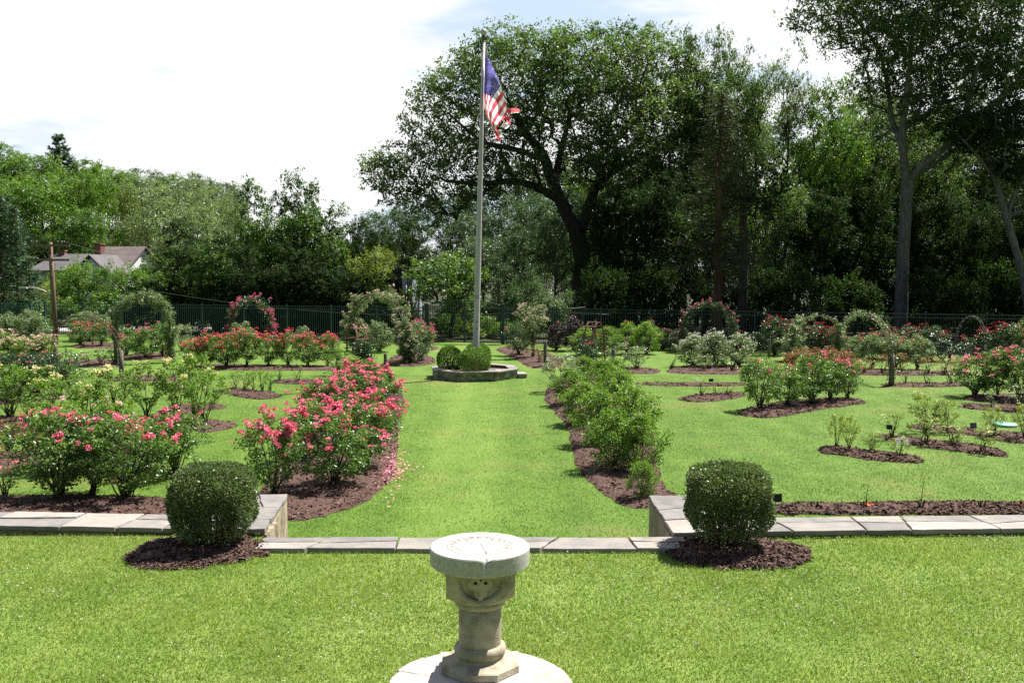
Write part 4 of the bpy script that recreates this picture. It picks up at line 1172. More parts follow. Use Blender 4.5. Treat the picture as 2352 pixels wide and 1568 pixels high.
def clothmat(name, c, tr=0.5):
    m, n, l, out = nodes(name)
    p = n.new('ShaderNodeBsdfPrincipled'); p.inputs['Base Color'].default_value = (*c, 1); p.inputs['Roughness'].default_value = .75; p.inputs['Specular IOR Level'].default_value = .15
    t = n.new('ShaderNodeBsdfTranslucent'); t.inputs[0].default_value = (*c, 1)
    mx = n.new('ShaderNodeMixShader'); mx.inputs[0].default_value = tr
    l.new(p.outputs[0], mx.inputs[1]); l.new(t.outputs[0], mx.inputs[2]); l.new(mx.outputs[0], out.inputs[0]); return m
FM = [clothmat('flag_red', (0.64, 0.085, 0.12), .75), clothmat('flag_white', (0.84, 0.83, 0.83), .75), clothmat('flag_blue', (0.13, 0.12, 0.36), .75)]
NU, NV = 60, 65
Vf = [tuple(flagpos(i / NU, j / NV)) for j in range(NV + 1) for i in range(NU + 1)]
lo_, st_, mi_ = [], [], []
for j in range(NV):
    for i in range(NU):
        u, v = (i + .5) / NU, (j + .5) / NV
        tear = 0.985 - 0.05 * (0.5 + 0.5 * sin(v * 23)) * (0.5 + .5 * sin(v * 61 + 1))
        if u > tear: continue
        if v > 1 - 0.05 * (0.5 + .5 * sin(u * 37)) and u > .3: continue
        st_.append(len(lo_)); q = j * (NU + 1) + i
        lo_ += [q, q + 1, q + NU + 2, q + NU + 1]; mi_.append(flag_col(u, v))
flag = thing('flag', 'tattered stars and stripes flag hanging limp from its top corner on the flagpole', 'flag', (0, 0, 0))
newobj('cloth', npmesh('cloth', Vf, lo_, st_, None, FM, True, mi_), flag)
mb = MB()
for r in range(9):
    for c in range(6 if r % 2 == 0 else 5):
        u0 = 0.4 * (c + .5 + (.5 if r % 2 else 0)) / 6; v0 = (7 / 13) * (r + .75) / 9.5
        for off in (.03, -.03):
            q = []
            for k in range(10):
                rad = .021 if k % 2 == 0 else .009
                q.append(flagpos(min(.4, max(0, u0 + rad * .62 * cos(pi / 2 + k * pi / 5))), max(0, v0 - rad * sin(pi / 2 + k * pi / 5)), off))
            ctr = flagpos(u0, v0, off)
            mb.add([ctr] + q, [(0, k + 1, (k + 1) % 10 + 1) for k in range(10)])
mb.build('star_print', FM[1], flag)
# torn streamers
for pts, cols in (([(655, 1010), (690, 990), (745, 980), (800, 990)], 1), ([(655, 1000), (690, 972), (745, 962), (815, 978)], 0), ([(660, 1040), (668, 1085), (688, 1135)], 0), ([(600, 1130), (640, 1160), (686, 1138)], 1), ([(545, 1200), (548, 1245), (560, 1285), (572, 1320)], 0), ([(560, 1195), (575, 1250), (598, 1275)], 1)):
    mb = MB(); v2 = []
    P2 = [Vector((*crop3(*p), 0)) for p in pts]
    fine = []
    for i in range(len(P2) - 1):
        for t in np.linspace(0, 1, 6)[:-1] if i < len(P2) - 2 else np.linspace(0, 1, 6): fine.append(P2[i].lerp(P2[i + 1], t))
    for i, p in enumerate(fine):
        t = i / (len(fine) - 1); w = 5.0 * (1 - t) + 1.6
        d = (fine[min(i + 1, len(fine) - 1)] - fine[max(0, i - 1)]).normalized(); nn = Vector((-d.y, d.x, 0))
        dy = .08 * sin(t * 7)
        v2 += [A(*(p - nn * w)[:2], FY - .08 + dy), A(*(p + nn * w)[:2], FY - .05 - dy)]
    mb.add(v2, [(2 * i, 2 * i + 1, 2 * i + 3, 2 * i + 2) for i in range(len(fine) - 1)], .5, True)
    mb.build('torn_streamer', FM[cols], flag)

# ================================================================== FENCE AND GATE
def fence(name, label, a, b, mat, H=1.8, pw=2.35):
    a, b = Vector(a), Vector(b); L = (b - a).length; d = (b - a).normalized(); ang = math.atan2(d.y, d.x)
    o = thing(name, label, 'fence', a, ang)
    n = max(1, round(L / pw)); w = L / n
    mb = MB()
    for z in (H - .03, H - .19, .12): mb.box((w / 2, 0, z), (w - .07, .032, .036))
    m = int(w / .118)
    for k in range(m): mb.box((.06 + (w - .12) * (k + .5) / m, 0, (H + .06) / 2 - .02), (.020, .020, H - .08))
    pm = mb.mesh('panel', MT[mat])
    mb = MB(); mb.box((0, 0, H / 2), (.065, .065, H + .06)); mb.box((0, 0, H + .045), (.08, .08, .03)); qm = mb.mesh('post', MT[mat])
    for k in range(n + 1):
        q = newobj('post', qm, o); q.location = (k * w, 0, 0)
        if k < n:
            q = newobj('panel', pm, o); q.location = (k * w, 0, 0)
    return o
fence('metal_fence', 'dark green metal picket fence between the gate and the utility pole', FENCE_LEFT_END, GATE_L, 'fence')
fence('metal_fence', 'dark green metal picket fence running from the gate past the tall grey trunk', GATE_R, FENCE_RIGHT_END, 'fence')
fence('metal_fence', 'metal picket fence at the far left edge, sunlight painted in as lighter teal', XG(-130, 51.5), FENCE_LEFT_END + Vector((-.25, -.1, 0)), 'fence_sunlit')
gt = thing('garden_gate', 'arched double metal picket gate at the end of the centre lawn', 'gate', GATE_L, math.atan2(GATE_R.y - GATE_L.y, GATE_R.x - GATE_L.x))
GW = (GATE_R - GATE_L).length
for s in (0, 1):
    mb = MB(); x = .16 + (GW - .32) * s
    mb.box((x, 0, .95), (.16, .16, 1.95)); mb.box((x, 0, 1.95), (.19, .19, .05)); mb.build('gate_post', MT['fence'], gt)
half = (GW - .5) / 2
for s in (0, 1):
    mb = MB(); x0 = .26 if s == 0 else GW / 2 + .01
    x1 = GW / 2 - .01 if s == 0 else GW - .26
    f = lambda x: 1.78 + .34 * (1 - ((x - GW / 2) / (GW / 2)) ** 2) ** .8 - .0
    for z in (.10, 1.40): mb.box(((x0 + x1) / 2, 0, z), (x1 - x0, .035, .045))
    P2 = [(x0 + (x1 - x0) * k / 12, 0, f(x0 + (x1 - x0) * k / 12)) for k in range(13)]
    mb.tube(P2, .022, 6)
    for xx in (x0 + .02, x1 - .02): mb.box((xx, 0, f(xx) / 2 + .03), (.05, .045, f(xx) - .06))
    k = 15
    for i in range(k):
        xx = x0 + .05 + (x1 - x0 - .1) * (i + .5) / k
        mb.box((xx, 0, f(xx) / 2 + .05), (.022, .022, f(xx) - .1))
    mb.build('gate_leaf', MT['fence'], gt)

# ================================================================== UTILITY POLE AND CABLES
UPP = XG(128, 50.0)
upo = thing('utility_pole', 'brown wooden utility pole with two crossarms behind the left roses', 'utility pole', UPP)
tp = A(115.5, 556, 50.0) - UPP
mb = MB(); mb.tube([Vector((0, 0, -.2)), tp * .5, tp], [.135, .12, .098], 12); mb.build('shaft', MT['polewood'], upo)
AX = Vector((1, .12, 0)).normalized()
def onpole(py): return A(CX, py, 50).z
for py, hw, sh in ((564, .98, .0), (597, 1.0, -.05)):
    z = onpole(py); c = tp * (z / tp.z); c = c + Vector((sh, -.15, 0))
    mb = MB(); mb.box(c, (2 * hw, .09, .11), math.atan2(AX.y, AX.x)); arm = mb.build('crossarm', MT['polewood'], upo)
    if py == 564:
        mb = MB()
        for t in (-.85, -.6, .42, .72): mb.lathe([(.012, 0), (.02, .06), (.045, .08), (.05, .14), (.03, .19), (.005, .2)], 8, c + AX * t + Vector((0, 0, .05)))
        mb.build('insulators', MT['bronze'], arm)
    else:
        pass
mb = MB()
z = onpole(566); c = tp * (z / tp.z) + Vector((0, -.2, 0))
for s in (-1, 1): mb.bar(c + AX * .62 * s, c + Vector((0, .05, -.75)), .03, .012)
mb.build('brace', MT['bronze'], upo)
mb = MB(); c = tp * (onpole(680) / tp.z)
mb.tube([c + Vector((-.1, 0, 0)), c + Vector((-.4, -.1, .28)), c + Vector((-.75, -.2, .42)), c + Vector((-1.25, -.3, .45))], [.03, .03, .028, .025], 8)
mb.box(c + Vector((-1.35, -.33, .43)), (.42, .16, .09)); mb.build('lamp_arm', MT['pole'], upo)
def cable(label, a, b, sag, r=.014):
    a, b = Vector(a), Vector(b)
    mb = MB(); mb.tube([a.lerp(b, t) - Vector((0, 0, 4 * sag * t * (1 - t))) for t in np.linspace(0, 1, 17)], r, 5)
    o = mb.build('overhead_cable', MT['wire']); return tag(o, label, 'cable', 'overhead cables')
p1 = UPP + tp
cable('thin cable from the pole top to the taller red brick chimney', p1 + Vector((.7, -.1, .05)), XG(345, 92, 5.2), .5)
cable('thin cable leaving the pole top towards the dark conifers', p1 + Vector((-.8, -.1, .0)), A(-150, 590, 58), .3)
cable('pale cable from the lower crossarm past the conifers', UPP + tp * .93 + Vector((-.1, -.2, 0)), A(40, 615, 56), .1, .02)
cable('thin cable from the lower crossarm over the round tree to the gate woods', UPP + tp * .72, A(1345, 705, 52), 1.2)
cable('thin cable crossing behind the flagpole above the gate', A(900, 682, 50.5), A(1400, 722, 49.5), .15)

# ================================================================== HOUSES
def gable(name, label, c, rz, w, d, eave, ridge, wallm, roofm, extras):
    o = thing(name, label, 'house', c, rz)
    mb = MB(); mb.box((0, 0, eave / 2), (w, d, eave))
    for s in (-1, 1): mb.add([(s * w / 2, -d / 2, eave), (s * w / 2, d / 2, eave), (s * w / 2, 0, ridge - .1)], [(0, 1, 2)])
    mb.build('wall', MT[wallm], o)
    mb = MB(); ov = .35
    for s in (-1, 1):
        k = (ridge - eave) / (d / 2)
        y1 = s * (d / 2 + ov); z1 = eave - ov * k
        mb.add([(-w / 2 - ov, y1, z1), (w / 2 + ov, y1, z1), (w / 2 + ov, 0, ridge), (-w / 2 - ov, 0, ridge), (-w / 2 - ov, y1, z1 + .12), (w / 2 + ov, y1, z1 + .12), (w / 2 + ov, 0, ridge + .12), (-w / 2 - ov, 0, ridge + .12)],
               [(0, 1, 2, 3), (4, 5, 6, 7), (0, 1, 5, 4), (1, 2, 6, 5), (3, 0, 4, 7)])
    roof = mb.build('roof', MT[roofm], o)
    for (x, y, z0, z1, s) in extras.get('chimney', []):
        mb = MB(); mb.box((x, y, (z0 + z1) / 2), (s, s, z1 - z0)); mb.box((x, y, z1 + .06), (s + .14, s + .14, .14)); mb.build('chimney', MT['brick'], roof)
    for (x, y, z, ww, wh, nx) in extras.get('window', []):
        mb = MB()
        sx = (.06, ww + .16, wh + .16) if nx else (ww + .16, .06, wh + .16)
        mb.box((x, y, z), sx); f = mb.build('window', MT['white'], o)
        mb = MB(); off = (.03 * nx, 0) if nx else (0, -.03)
        mb.box((x + off[0], y + off[1], z), (.05, ww, wh) if nx else (ww, .05, wh)); mb.build('pane', MT['glass'], f)
    return o
Yh = 92
xl, xr = XG(238, Yh).x, XG(338, Yh).x
zr, ze = topz(569, Yh), topz(617, Yh)
gable('gabled_house', 'white house with a brown shingle roof and tall brick chimney beyond the left trees', ((xl + xr) / 2, Yh, 0), R(-14), xr - xl, 5.6, ze, zr, 'white', 'roof',
      dict(chimney=[(-(xr - xl) / 2 + .15, -.9, ze + .4, topz(562, Yh), .62)], window=[((xr - xl) / 2 + .02, 0, ze - .1, .7, 1.1, 1), ((xr - xl) / 2 + .02, 0, ze + 1.0, .4, .5, 1), (1.2, -2.82, ze - 1.0, .8, 1.2, 0), (-.6, -2.82, ze - 1.0, .8, 1.2, 0)]))
gable('gabled_house', 'small front gable with white bargeboards beside the tall brick chimney', XG(240, 86), R(76), 3.0, 3.0, topz(622, 86), topz(588, 86), 'white', 'roof2', {})
Yh = 90
o = thing('hipped_house', 'house with a grey hipped roof and short brick chimney behind the utility pole', 'house', XG(165, Yh))
w = (232 - 100) / FPX * Yh; ze, zr = topz(618, Yh), topz(583, Yh)
mb = MB(); mb.box((0, 0, ze / 2), (w * .93, 5, ze)); mb.build('wall', MT['siding'], o)
mb = MB(); hw, hd, rl = w / 2, 2.9, .28 * w
mb.add([(-hw, -hd, ze - .1), (hw, -hd, ze - .1), (hw, hd, ze - .1), (-hw, hd, ze - .1), (-rl + .3, 0, zr), (rl + .4, 0, zr)], [(0, 1, 5, 4), (1, 2, 5), (2, 3, 4, 5), (3, 0, 4), (3, 2, 1, 0)])
rf = mb.build('roof', MT['roof2'], o)
mb = MB(); mb.box((-.65, 0, zr - .25), (.5, .5, 1.0)); mb.box((-.65, 0, zr + .28), (.62, .62, .12)); mb.build('chimney', MT['brick'], rf)
# low grey building behind the fence, seen through the trees
o = thing('grey_building', 'low blue-grey clapboard building with white porch columns behind the fence', 'building', XG(770, 67.5), R(-4))
bw = (960 - 600) / FPX * 67.5
mb = MB(); mb.box((0, 2, 1.75), (bw, 4, 3.5)); mb.build('wall', MT['siding'], o)
mb = MB(); mb.prism([(-bw / 2 - .3, -1.7), (bw / 2 + .3, -1.7), (bw / 2 + .3, 4.3), (-bw / 2 - .3, 4.3)], 3.5, 3.72); mb.build('roof', MT['roof2'], o)
for k in range(7):
    mb = MB(); x = -bw / 2 + .3 + k * (bw - .6) / 6; mb.box((x, -1.4, 1.75), (.26, .26, 3.5)); mb.box((x, -1.4, .15), (.36, .36, .3)); mb.build('column', MT['white'], o)
for k in range(6):
    x = -bw / 2 + 1.1 + k * (bw - 2.2) / 5
    mb = MB(); mb.box((x, -.02, 1.75), (1.0, .06, 1.5)); f = mb.build('window', MT['white'], o)
    mb = MB(); mb.box((x, -.05, 1.75), (.8, .05, 1.3)); mb.build('pane', MT['glass'], f)

# ================================================================== ROSES
def bloom_arrays(rng, centers, rad, petals=11, up=None):
    """rosettes of curled petals"""
    n = len(centers); N = n * petals
    C = np.repeat(centers, petals, 0)
    u = rnd_unit(rng, N); u[:, 2] = u[:, 2] * .6 + .25
    r = np.repeat(rad * rng.uniform(.75, 1.25, n), petals)
    P = C + u * (r * .35)[:, None]
    ax = unit(u + rng.normal(size=(N, 3)) * .35)
    nr = rng.normal(size=(N, 3)) * .5; nr[:, 2] += .9
    L = r * rng.uniform(.55, .95, N)
    tint = np.clip(np.repeat(rng.normal(.45, .18, n), petals) + rng.normal(0, .2, N), 0, 1)
    return P, ax, nr, L, tint

TRUSS = []
for k in range(6):
    rng = np.random.default_rng(300 + k)
    m = [1, 2, 3, 4, 4, 5][k]
    c = rng.normal(size=(m, 3)) * [.045, .045, .028] * (m > 1)
    P, ax, nr, L, t = bloom_arrays(rng, c, .048, 12)
    TRUSS.append(leaves(P, ax, nr, L, L * 1.0, t, 'bloom_cluster', MT['bl_coral'], .15))

BUSH = {}
def make_bush(key, seed, h, w, shoots, per, base, leaf=.045, canes=16, spread=.085, nbloom=40, brad=.045, toponly=.5, flat=.8, profile='vase'):
    rng = np.random.default_rng(seed)
    S = []
    while len(S) < shoots:
        t = rng.random() ** .8
        z = base + (h - base) * t
        if profile == 'vase': pr = (.55 + .45 * min(1, t / .45)) * sqrt(max(.05, 1 - max(0, (t - .5) / .53) ** 2))
        elif profile == 'round': pr = sqrt(max(.08, 1 - (2 * t - .9) ** 2 * .95))
        else: pr = .5 + .5 * rng.random()
        a = rng.uniform(0, 2 * pi); r = w / 2 * pr * sqrt(rng.uniform(.15, 1)) * rng.uniform(.85, 1.08)
        S.append((r * cos(a), r * sin(a), z * rng.uniform(.94, 1.05)))
    S = np.array(S)
    N = shoots * per
    C = np.repeat(S, per, 0)
    u = rnd_unit(rng, N) * rng.random((N, 1)) ** .5
    sp = np.repeat(rng.uniform(.7, 1.35, shoots), per)[:, None] * spread
    P = C + u * sp * [1, 1, flat]
    # leaves also along the upper canes
    ax = unit(u + rng.normal(size=(N, 3)) * .6 + [0, 0, .1])
    nr = rng.normal(size=(N, 3)) * .7 + [0, 0, .55] + u * .35
    L = rng.uniform(.7, 1.3, N) * leaf
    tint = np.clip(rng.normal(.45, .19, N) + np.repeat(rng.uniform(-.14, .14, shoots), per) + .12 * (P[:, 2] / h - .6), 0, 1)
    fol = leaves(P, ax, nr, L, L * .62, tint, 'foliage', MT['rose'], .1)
    br = []
    pick = rng.choice(shoots, min(canes, shoots), replace=False)
    roots = []
    for i in pick:
        a = rng.uniform(0, 2 * pi); r = rng.uniform(0, .06)
        s = S[i]
        mid = np.array([s[0] * .5 + rng.normal() * .03, s[1] * .5 + rng.normal() * .03, s[2] * .58])
        br.append((np.array([(r * cos(a), r * sin(a), -.04), (s[0] * .18 + r * cos(a), s[1] * .18 + r * sin(a), s[2] * .25), mid, s]), np.array([.010, .009, .006, .003]) * (1 if leaf > .03 else .7)))
        roots.append(mid)
    roots = np.array(roots)
    for i in range(shoots):
        if i in set(pick): continue
        s = S[i]
        d = np.linalg.norm(roots - s, axis=1) + 2 * np.maximum(0, roots[:, 2] - s[2])
        m = roots[d.argmin()]
        br.append((np.array([m, (m + s) / 2 + rng.normal(size=3) * .03, s]), np.array([.005, .0035, .002])))
    stem = branch_mesh(br, MT['cane'], 'stems', 4)
    # places where flowers sit: shoot ends high up and on the outside
    score = S[:, 2] / h + .35 * np.linalg.norm(S[:, :2], axis=1) / (w / 2) + rng.random(shoots) * (1 - toponly) * 1.2
    order = np.argsort(-score)
    spots = []
    for q in range(3):
        for i in order:
            out = unit(np.array([S[i, 0], S[i, 1], .35 * h]))
            spots.append(S[i] + out * spread * rng.uniform(.7, 1.2) + rng.normal(size=3) * spread * .5 + [0, 0, .02])
    spots = np.array(spots)
    BUSH[key] = dict(h=h, w=w, fol=fol, stem=stem, spots=spots, bl={})

def blossom_mesh(key, n, brad, m=3):
    b = BUSH[key]; kk = (n, round(brad, 3), m)
    if kk not in b['bl']:
        rng = np.random.default_rng(n * 7 + int(brad * 1000))
        c = np.repeat(b['spots'][:n], m, 0) + rng.normal(size=(n * m, 3)) * [brad, brad, brad * .6] * (.9 if m > 1 else 0)
        P, ax, nr, L, t = bloom_arrays(rng, c, brad, 8)
        b['bl'][kk] = leaves(P, ax, nr, L, L * 1.0, t, 'blossoms', MT['bl_coral'], .15)
    return b['bl'][kk]

for i in range(4): make_bush('dense%d' % i, 400 + i, 1.2, 1.15, 88, 50, .20, .046, 20, .095)
for i in range(3): make_bush('hedge%d' % i, 420 + i, 1.1, 1.1, 110, 48, .10, .042, 26, .095, profile='round')
for i in range(3): make_bush('airy%d' % i, 440 + i, 1.1, .95, 34, 40, .32, .048, 14, .085)
for i in range(4): make_bush('young%d' % i, 460 + i, .6, .5, 13, 26, .16, .036, 7, .062)
for i in range(3): make_bush('twig%d' % i, 480 + i, .6, .5, 8, 9, .22, .034, 7, .05)

ORD = ['first', 'second', 'third', 'fourth', 'fifth', 'sixth', 'seventh', 'eighth', 'ninth', 'tenth', 'eleventh', 'twelfth']
_cnt = {}
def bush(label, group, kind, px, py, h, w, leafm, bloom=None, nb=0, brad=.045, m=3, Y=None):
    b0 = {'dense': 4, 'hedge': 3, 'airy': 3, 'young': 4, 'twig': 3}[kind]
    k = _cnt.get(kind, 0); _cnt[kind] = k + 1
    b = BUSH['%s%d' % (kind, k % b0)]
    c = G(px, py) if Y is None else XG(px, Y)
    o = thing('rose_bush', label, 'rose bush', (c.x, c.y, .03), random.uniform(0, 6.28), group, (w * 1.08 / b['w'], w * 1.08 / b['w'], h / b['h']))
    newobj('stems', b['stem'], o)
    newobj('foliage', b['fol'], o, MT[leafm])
    if bloom:
        d = c.y
        sc = (w / b['w'] + h / b['h']) / 2
        if d < 27.5 and nb <= 45 and m > 1:
            for i in range(min(nb, len(b['spots']))):
                q = newobj('bloom_cluster', TRUSS[min(5, int(random.random() * 6))], o, MT[bloom])
                q.location = b['spots'][i]; q.rotation_euler = (random.uniform(-.5, .5), random.uniform(-.5, .5), random.uniform(0, 6.28))
                s = random.uniform(.6, 1.35) * brad / .045 / sc; q.scale = (s, s, s)
        else:
            newobj('blossoms', blossom_mesh('%s%d' % (kind, k % b0), nb, brad / sc, m), o, MT[bloom])['kind'] = 'stuff'
    return o

def row(desc, group, kind, leafm, bloom, nb, items, brad=.045, m=3, side='from the left', cat=None):
    n = len(items)
    for i, it in enumerate(items):
        px, py, h, w = it
        lab = desc if n == 1 else '%s, %s %s' % (desc, ORD[i], side)
        bush(lab, group if n > 1 else None, kind, px, py, h * random.uniform(.88, 1.12), w * random.uniform(.9, 1.15), leafm, bloom, max(1, int(nb * random.uniform(.85, 1.15))) if bloom else 0, brad, m)

row('coral rose bush on bare lower canes behind the left wall', 'coral roses behind the left wall', 'dense', 'rose', 'bl_coral', 17, [(137, 1143, 1.30, 1.35), (212, 1138, 1.2, 1.1), (292, 1150, 1.40, 1.5)])
row('low coral rose sprig in mulch at the left edge behind the wall', None, 'young', 'rose', 'bl_coral', 5, [(12, 1140, .55, .55)])
row('pale blush rose bush behind the front coral roses', 'pale blush roses', 'dense', 'rose_lime', 'bl_pale', 9, [(160, 1078, 1.05, 1.2), (250, 1072, 1.08, 1.15), (330, 1078, 1.0, 1.1)], .035)
row('coral rose bush behind the left squared box bush', None, 'dense', 'rose', 'bl_coral', 18, [(400, 1090, 1.12, 1.15)])
row('bronze-leaved low rose at the left edge below the dark roses', 'bronze low roses', 'young', 'rose_or', None, 0, [(20, 1040, .55, .8), (70, 1052, .5, .7), (-20, 1062, .5, .7)])
row('leggy yellow rose bush on the left lawn', 'yellow roses on the left lawn', 'airy', 'rose_lime', 'bl_yel', 7, [(22, 962, 1.2, 1.3), (68, 968, 1.2, 1.2), (126, 985, 1.2, 1.2), (200, 965, 1.1, 1.2), (268, 960, 1.1, 1.2), (335, 957, 1.1, 1.2), (404, 954, 1.3, 1.3), (446, 960, 1.35, 1.2), (474, 976, 1.2, 1.0)], .05, 2)
row('dark green rose bush with few pink blooms near left edge', 'dark green roses at the left edge', 'dense', 'rose_dk', 'bl_pink', 5, [(-15, 918, 1.3, 1.4), (40, 918, 1.3, 1.4), (92, 912, 1.3, 1.4), (140, 905, 1.2, 1.3)], .04, 2)
row('pale pink rose bush near the left edge', 'pale pink roses', 'dense', 'rose_lime', 'bl_pale', 40, [(15, 840, 1.05, 1.25), (62, 838, 1.05, 1.25), (108, 836, 1.0, 1.2)], .05)
row('tall pale green rose bush before the sunlit fence', 'pale green roses by the teal fence', 'dense', 'rose_pale', 'bl_white', 4, [(10, 802, 1.5, 1.6), (72, 800, 1.5, 1.6)], .04, 1)
row('red rose bush seen through the bare metal arch', 'red roses by the left fence', 'dense', 'rose', 'bl_red', 26, [(184, 794, 1.05, 1.25), (232, 796, 1.05, 1.25)], .045)
row('pale green climbing rose at the fence behind the red roses', None, 'dense', 'rose_pale', None, 0, [(205, 782, 1.5, 2.2)])
row('pink rose bush seen through the leafy arch', 'pink roses behind the leafy arch', 'dense', 'rose', 'bl_pink', 10, [(290, 818, 1.25, 1.2), (334, 824, 1.2, 1.15), (374, 820, 1.2, 1.15)], .05)
row('low white rose in mulch behind the bare metal arch', 'low white roses', 'young', 'rose_pale', 'bl_white', 6, [(200, 834, .5, .7), (232, 837, .5, .7), (262, 839, .55, .7)], .04, 1)
row('coral red rose bush in the long left row', 'coral red roses in the long left row', 'dense', 'rose', 'bl_red', 30, [(445, 844, .95, .9), (478, 843, 1.3, 1.1), (520, 845, 1.32, 1.1), (566, 843, 1.3, 1.05), (617, 842, 1.28, 1.05), (663, 841, 1.28, 1.0), (707, 843, 1.26, 1.0), (752, 842, 1.2, 1.0)], .05)
row('pale green rose bush behind the long coral row', 'pale roses behind the coral row', 'airy', 'rose_pale', 'bl_pale', 5, [(418, 806, 1.1, 1.1), (560, 812, 1.3, 1.2), (690, 808, 1.1, 1.2)], .04, 1)
row('young yellow-green rose in the small left lawn bed', 'young roses in the small left bed', 'young', 'rose_lime', 'bl_pale', 2, [(540, 897, .62, .5), (562, 899, .62, .45), (582, 901, .6, .42), (602, 901, .62, .42), (620, 899, .6, .4)], .03, 1)
row('spindly young rose in the thin strip before the coral row', 'spindly roses in the thin strip', 'twig', 'rose_yel', None, 0, [(640, 877, .55, .5), (682, 879, .62, .5), (770, 877, .6, .5)])
row('spindly young rose beside the post of the metal arch', 'spindly roses by the metal arch', 'twig', 'rose', None, 0, [(345, 870, .6, .5), (398, 869, .7, .5)])
row('yellow-green rose climbing at the foot of the left trellis', None, 'airy', 'rose_yel', 'bl_yel', 3, [(806, 868, .72, .8)], .04, 1)
row('green rose shrub before the left trellis', None, 'airy', 'rose_lime', 'bl_pink', 2, [(775, 862, .8, .8)], .04, 1)
row('rounded grey-green shrub under the white arch left of the flagpole', None, 'hedge', 'rose_pale', None, 0, [(872, 808, 1.25, 1.4)])
row('bushy pink rose beside the foot of the white arch', None, 'dense', 'rose_pale', 'bl_pink', 42, [(967, 830, 1.38, 1.05)], .045)
row('dark rose shrub at the mulch edge before the flagpole lawn', None, 'hedge', 'rose_dk', None, 0, [(952, 836, .8, .8)])
row('dense coral rose of the hedge left of the centre lawn', 'coral hedge left of the centre lawn', 'dense', 'rose', 'bl_coral', 27,
    [(628, 1142, 1.18, .95), (768, 1122, 1.15, 1.25), (848, 1078, 1.05, 1.15), (722, 1052, 1.08, 1.15), (798, 1034, 1.15, 1.25), (866, 1020, 1.1, 1.05), (742, 985, 1.05, 1.0), (800, 972, 1.15, 1.25), (864, 968, 1.1, 1.1), (790, 938, 1.0, 1.0), (840, 935, 1.05, 1.1), (876, 922, .8, .8)], .05, 3, 'from the steps')
row('fluffy green rose of the hedge right of the centre lawn', 'green hedge right of the centre lawn', 'hedge', 'rose_lime', 'bl_mag', 1,
    [(1474, 1147, .58, .58), (1410, 1078, 1.05, 1.05), (1468, 1088, 1.0, .95), (1372, 1022, 1.1, 1.15), (1447, 1018, 1.1, 1.15), (1338, 975, 1.08, 1.1), (1418, 962, 1.1, 1.15), (1312, 932, 1.0, 1.05), (1388, 918, 1.0, 1.1), (1344, 893, .9, 1.0), (1410, 888, .8, .9)], .028, 1, 'from the steps')
row('pale rose with white blooms ending the far green hedge', 'pale roses ending the green hedge', 'airy', 'rose_pale', 'bl_white', 9, [(1288, 900, .95, 1.0), (1312, 882, .9, 1.0)], .042, 1)
row('dark red rose climbing at the foot of the right trellis', None, 'airy', 'rose_dk', 'bl_red', 4, [(1350, 852, .9, .8)], .05, 2)
row('tall fresh green rose bush behind the right trellis', 'tall fresh green roses', 'hedge', 'rose_lime', 'bl_red', 1, [(1345, 816, 1.1, 1.1), (1395, 815, 1.25, 1.3), (1440, 813, 1.3, 1.3), (1486, 813, 1.25, 1.25)], .05, 2)
row('low pale rose bush beside the right trellis', 'low pale roses by the right trellis', 'airy', 'rose_pale', 'bl_pale', 6, [(1425, 851, .85, 1.0), (1462, 849, .9, 1.0)], .04, 1)
row('purple-leaved shrub rose between the pillar rose and trellis', 'purple-leaved shrub roses', 'hedge', 'rose_pur', 'bl_pink', 2, [(1278, 804, 1.2, 1.2), (1318, 805, 1.25, 1.2)], .045, 2)
row('dusky rose bush with red blooms left of the pillar rose', None, 'dense', 'rose_dk', 'bl_coral', 5, [(1190, 816, 1.35, 1.1)], .045)
row('small yellow-green rose by the wooden post near the gate lawn', None, 'young', 'rose_yel', 'bl_or', 2, [(1240, 835, .8, .75)], .04, 1)
row('pink and white rose bush before the far pink arch', 'pink and white roses', 'dense', 'rose_pale', 'bl_pink', 14, [(1522, 803, 1.05, 1.15), (1560, 805, 1.0, 1.15)], .045)
row('white flowering rose bush in the rounded right row', 'white roses in the right row', 'hedge', 'rose_pale', 'bl_white', 70, [(1592, 842, 1.18, 1.25), (1643, 844, 1.22, 1.3), (1695, 842, 1.18, 1.25)], .035, 2)
row('small pale rose in front of the white rose row', 'small pale roses before the white row', 'young', 'rose_pale', 'bl_white', 2, [(1618, 853, .6, .8), (1682, 853, .6, .8), (1722, 851, .5, .7)], .03, 1)
row('tiny sprawling rose at the left end of the white row', None, 'twig', 'rose', None, 0, [(1542, 848, .5, .6)])
row('leggy rose bush of the clump on the right lawn', 'clump of five roses on the right lawn', 'dense', 'rose', 'bl_coral', 6, [(1745, 942, 1.25, 1.05), (1808, 936, 1.15, 1.0), (1862, 930, 1.2, 1.05), (1905, 924, 1.12, 1.0), (1946, 919, 1.05, .85)], .045)
row('bronze-tipped rose bush behind the clump of five', 'bronze-tipped roses behind the clump', 'dense', 'rose_or', 'bl_pink', 5, [(1838, 880, .95, 1.1), (1890, 880, 1.0, 1.1), (1940, 884, .95, 1.0)], .045, 1)
row('deep red climbing rose by the dark right fence', 'deep red climbing roses', 'dense', 'rose_dk', 'bl_dark', 22, [(1780, 815, 1.5, 1.3), (1870, 816, 1.15, 1.5), (1905, 818, 1.05, 1.2)], .06)
row('dark red rose bush below the tall grey trunk', 'dark red roses below the grey trunk', 'dense', 'rose_dk', 'bl_dark', 16, [(2030, 824, 1.2, 1.2), (2085, 825, 1.35, 1.3), (2138, 827, 1.3, 1.2)], .055)
row('silvery rose bush in the row behind the right arch', 'silvery roses behind the right arch', 'dense', 'rose_pale', 'bl_red', 5, [(1955, 845, 1.05, 1.1), (2003, 847, 1.15, 1.15), (2058, 849, 1.15, 1.2), (2106, 848, 1.12, 1.15)], .045)
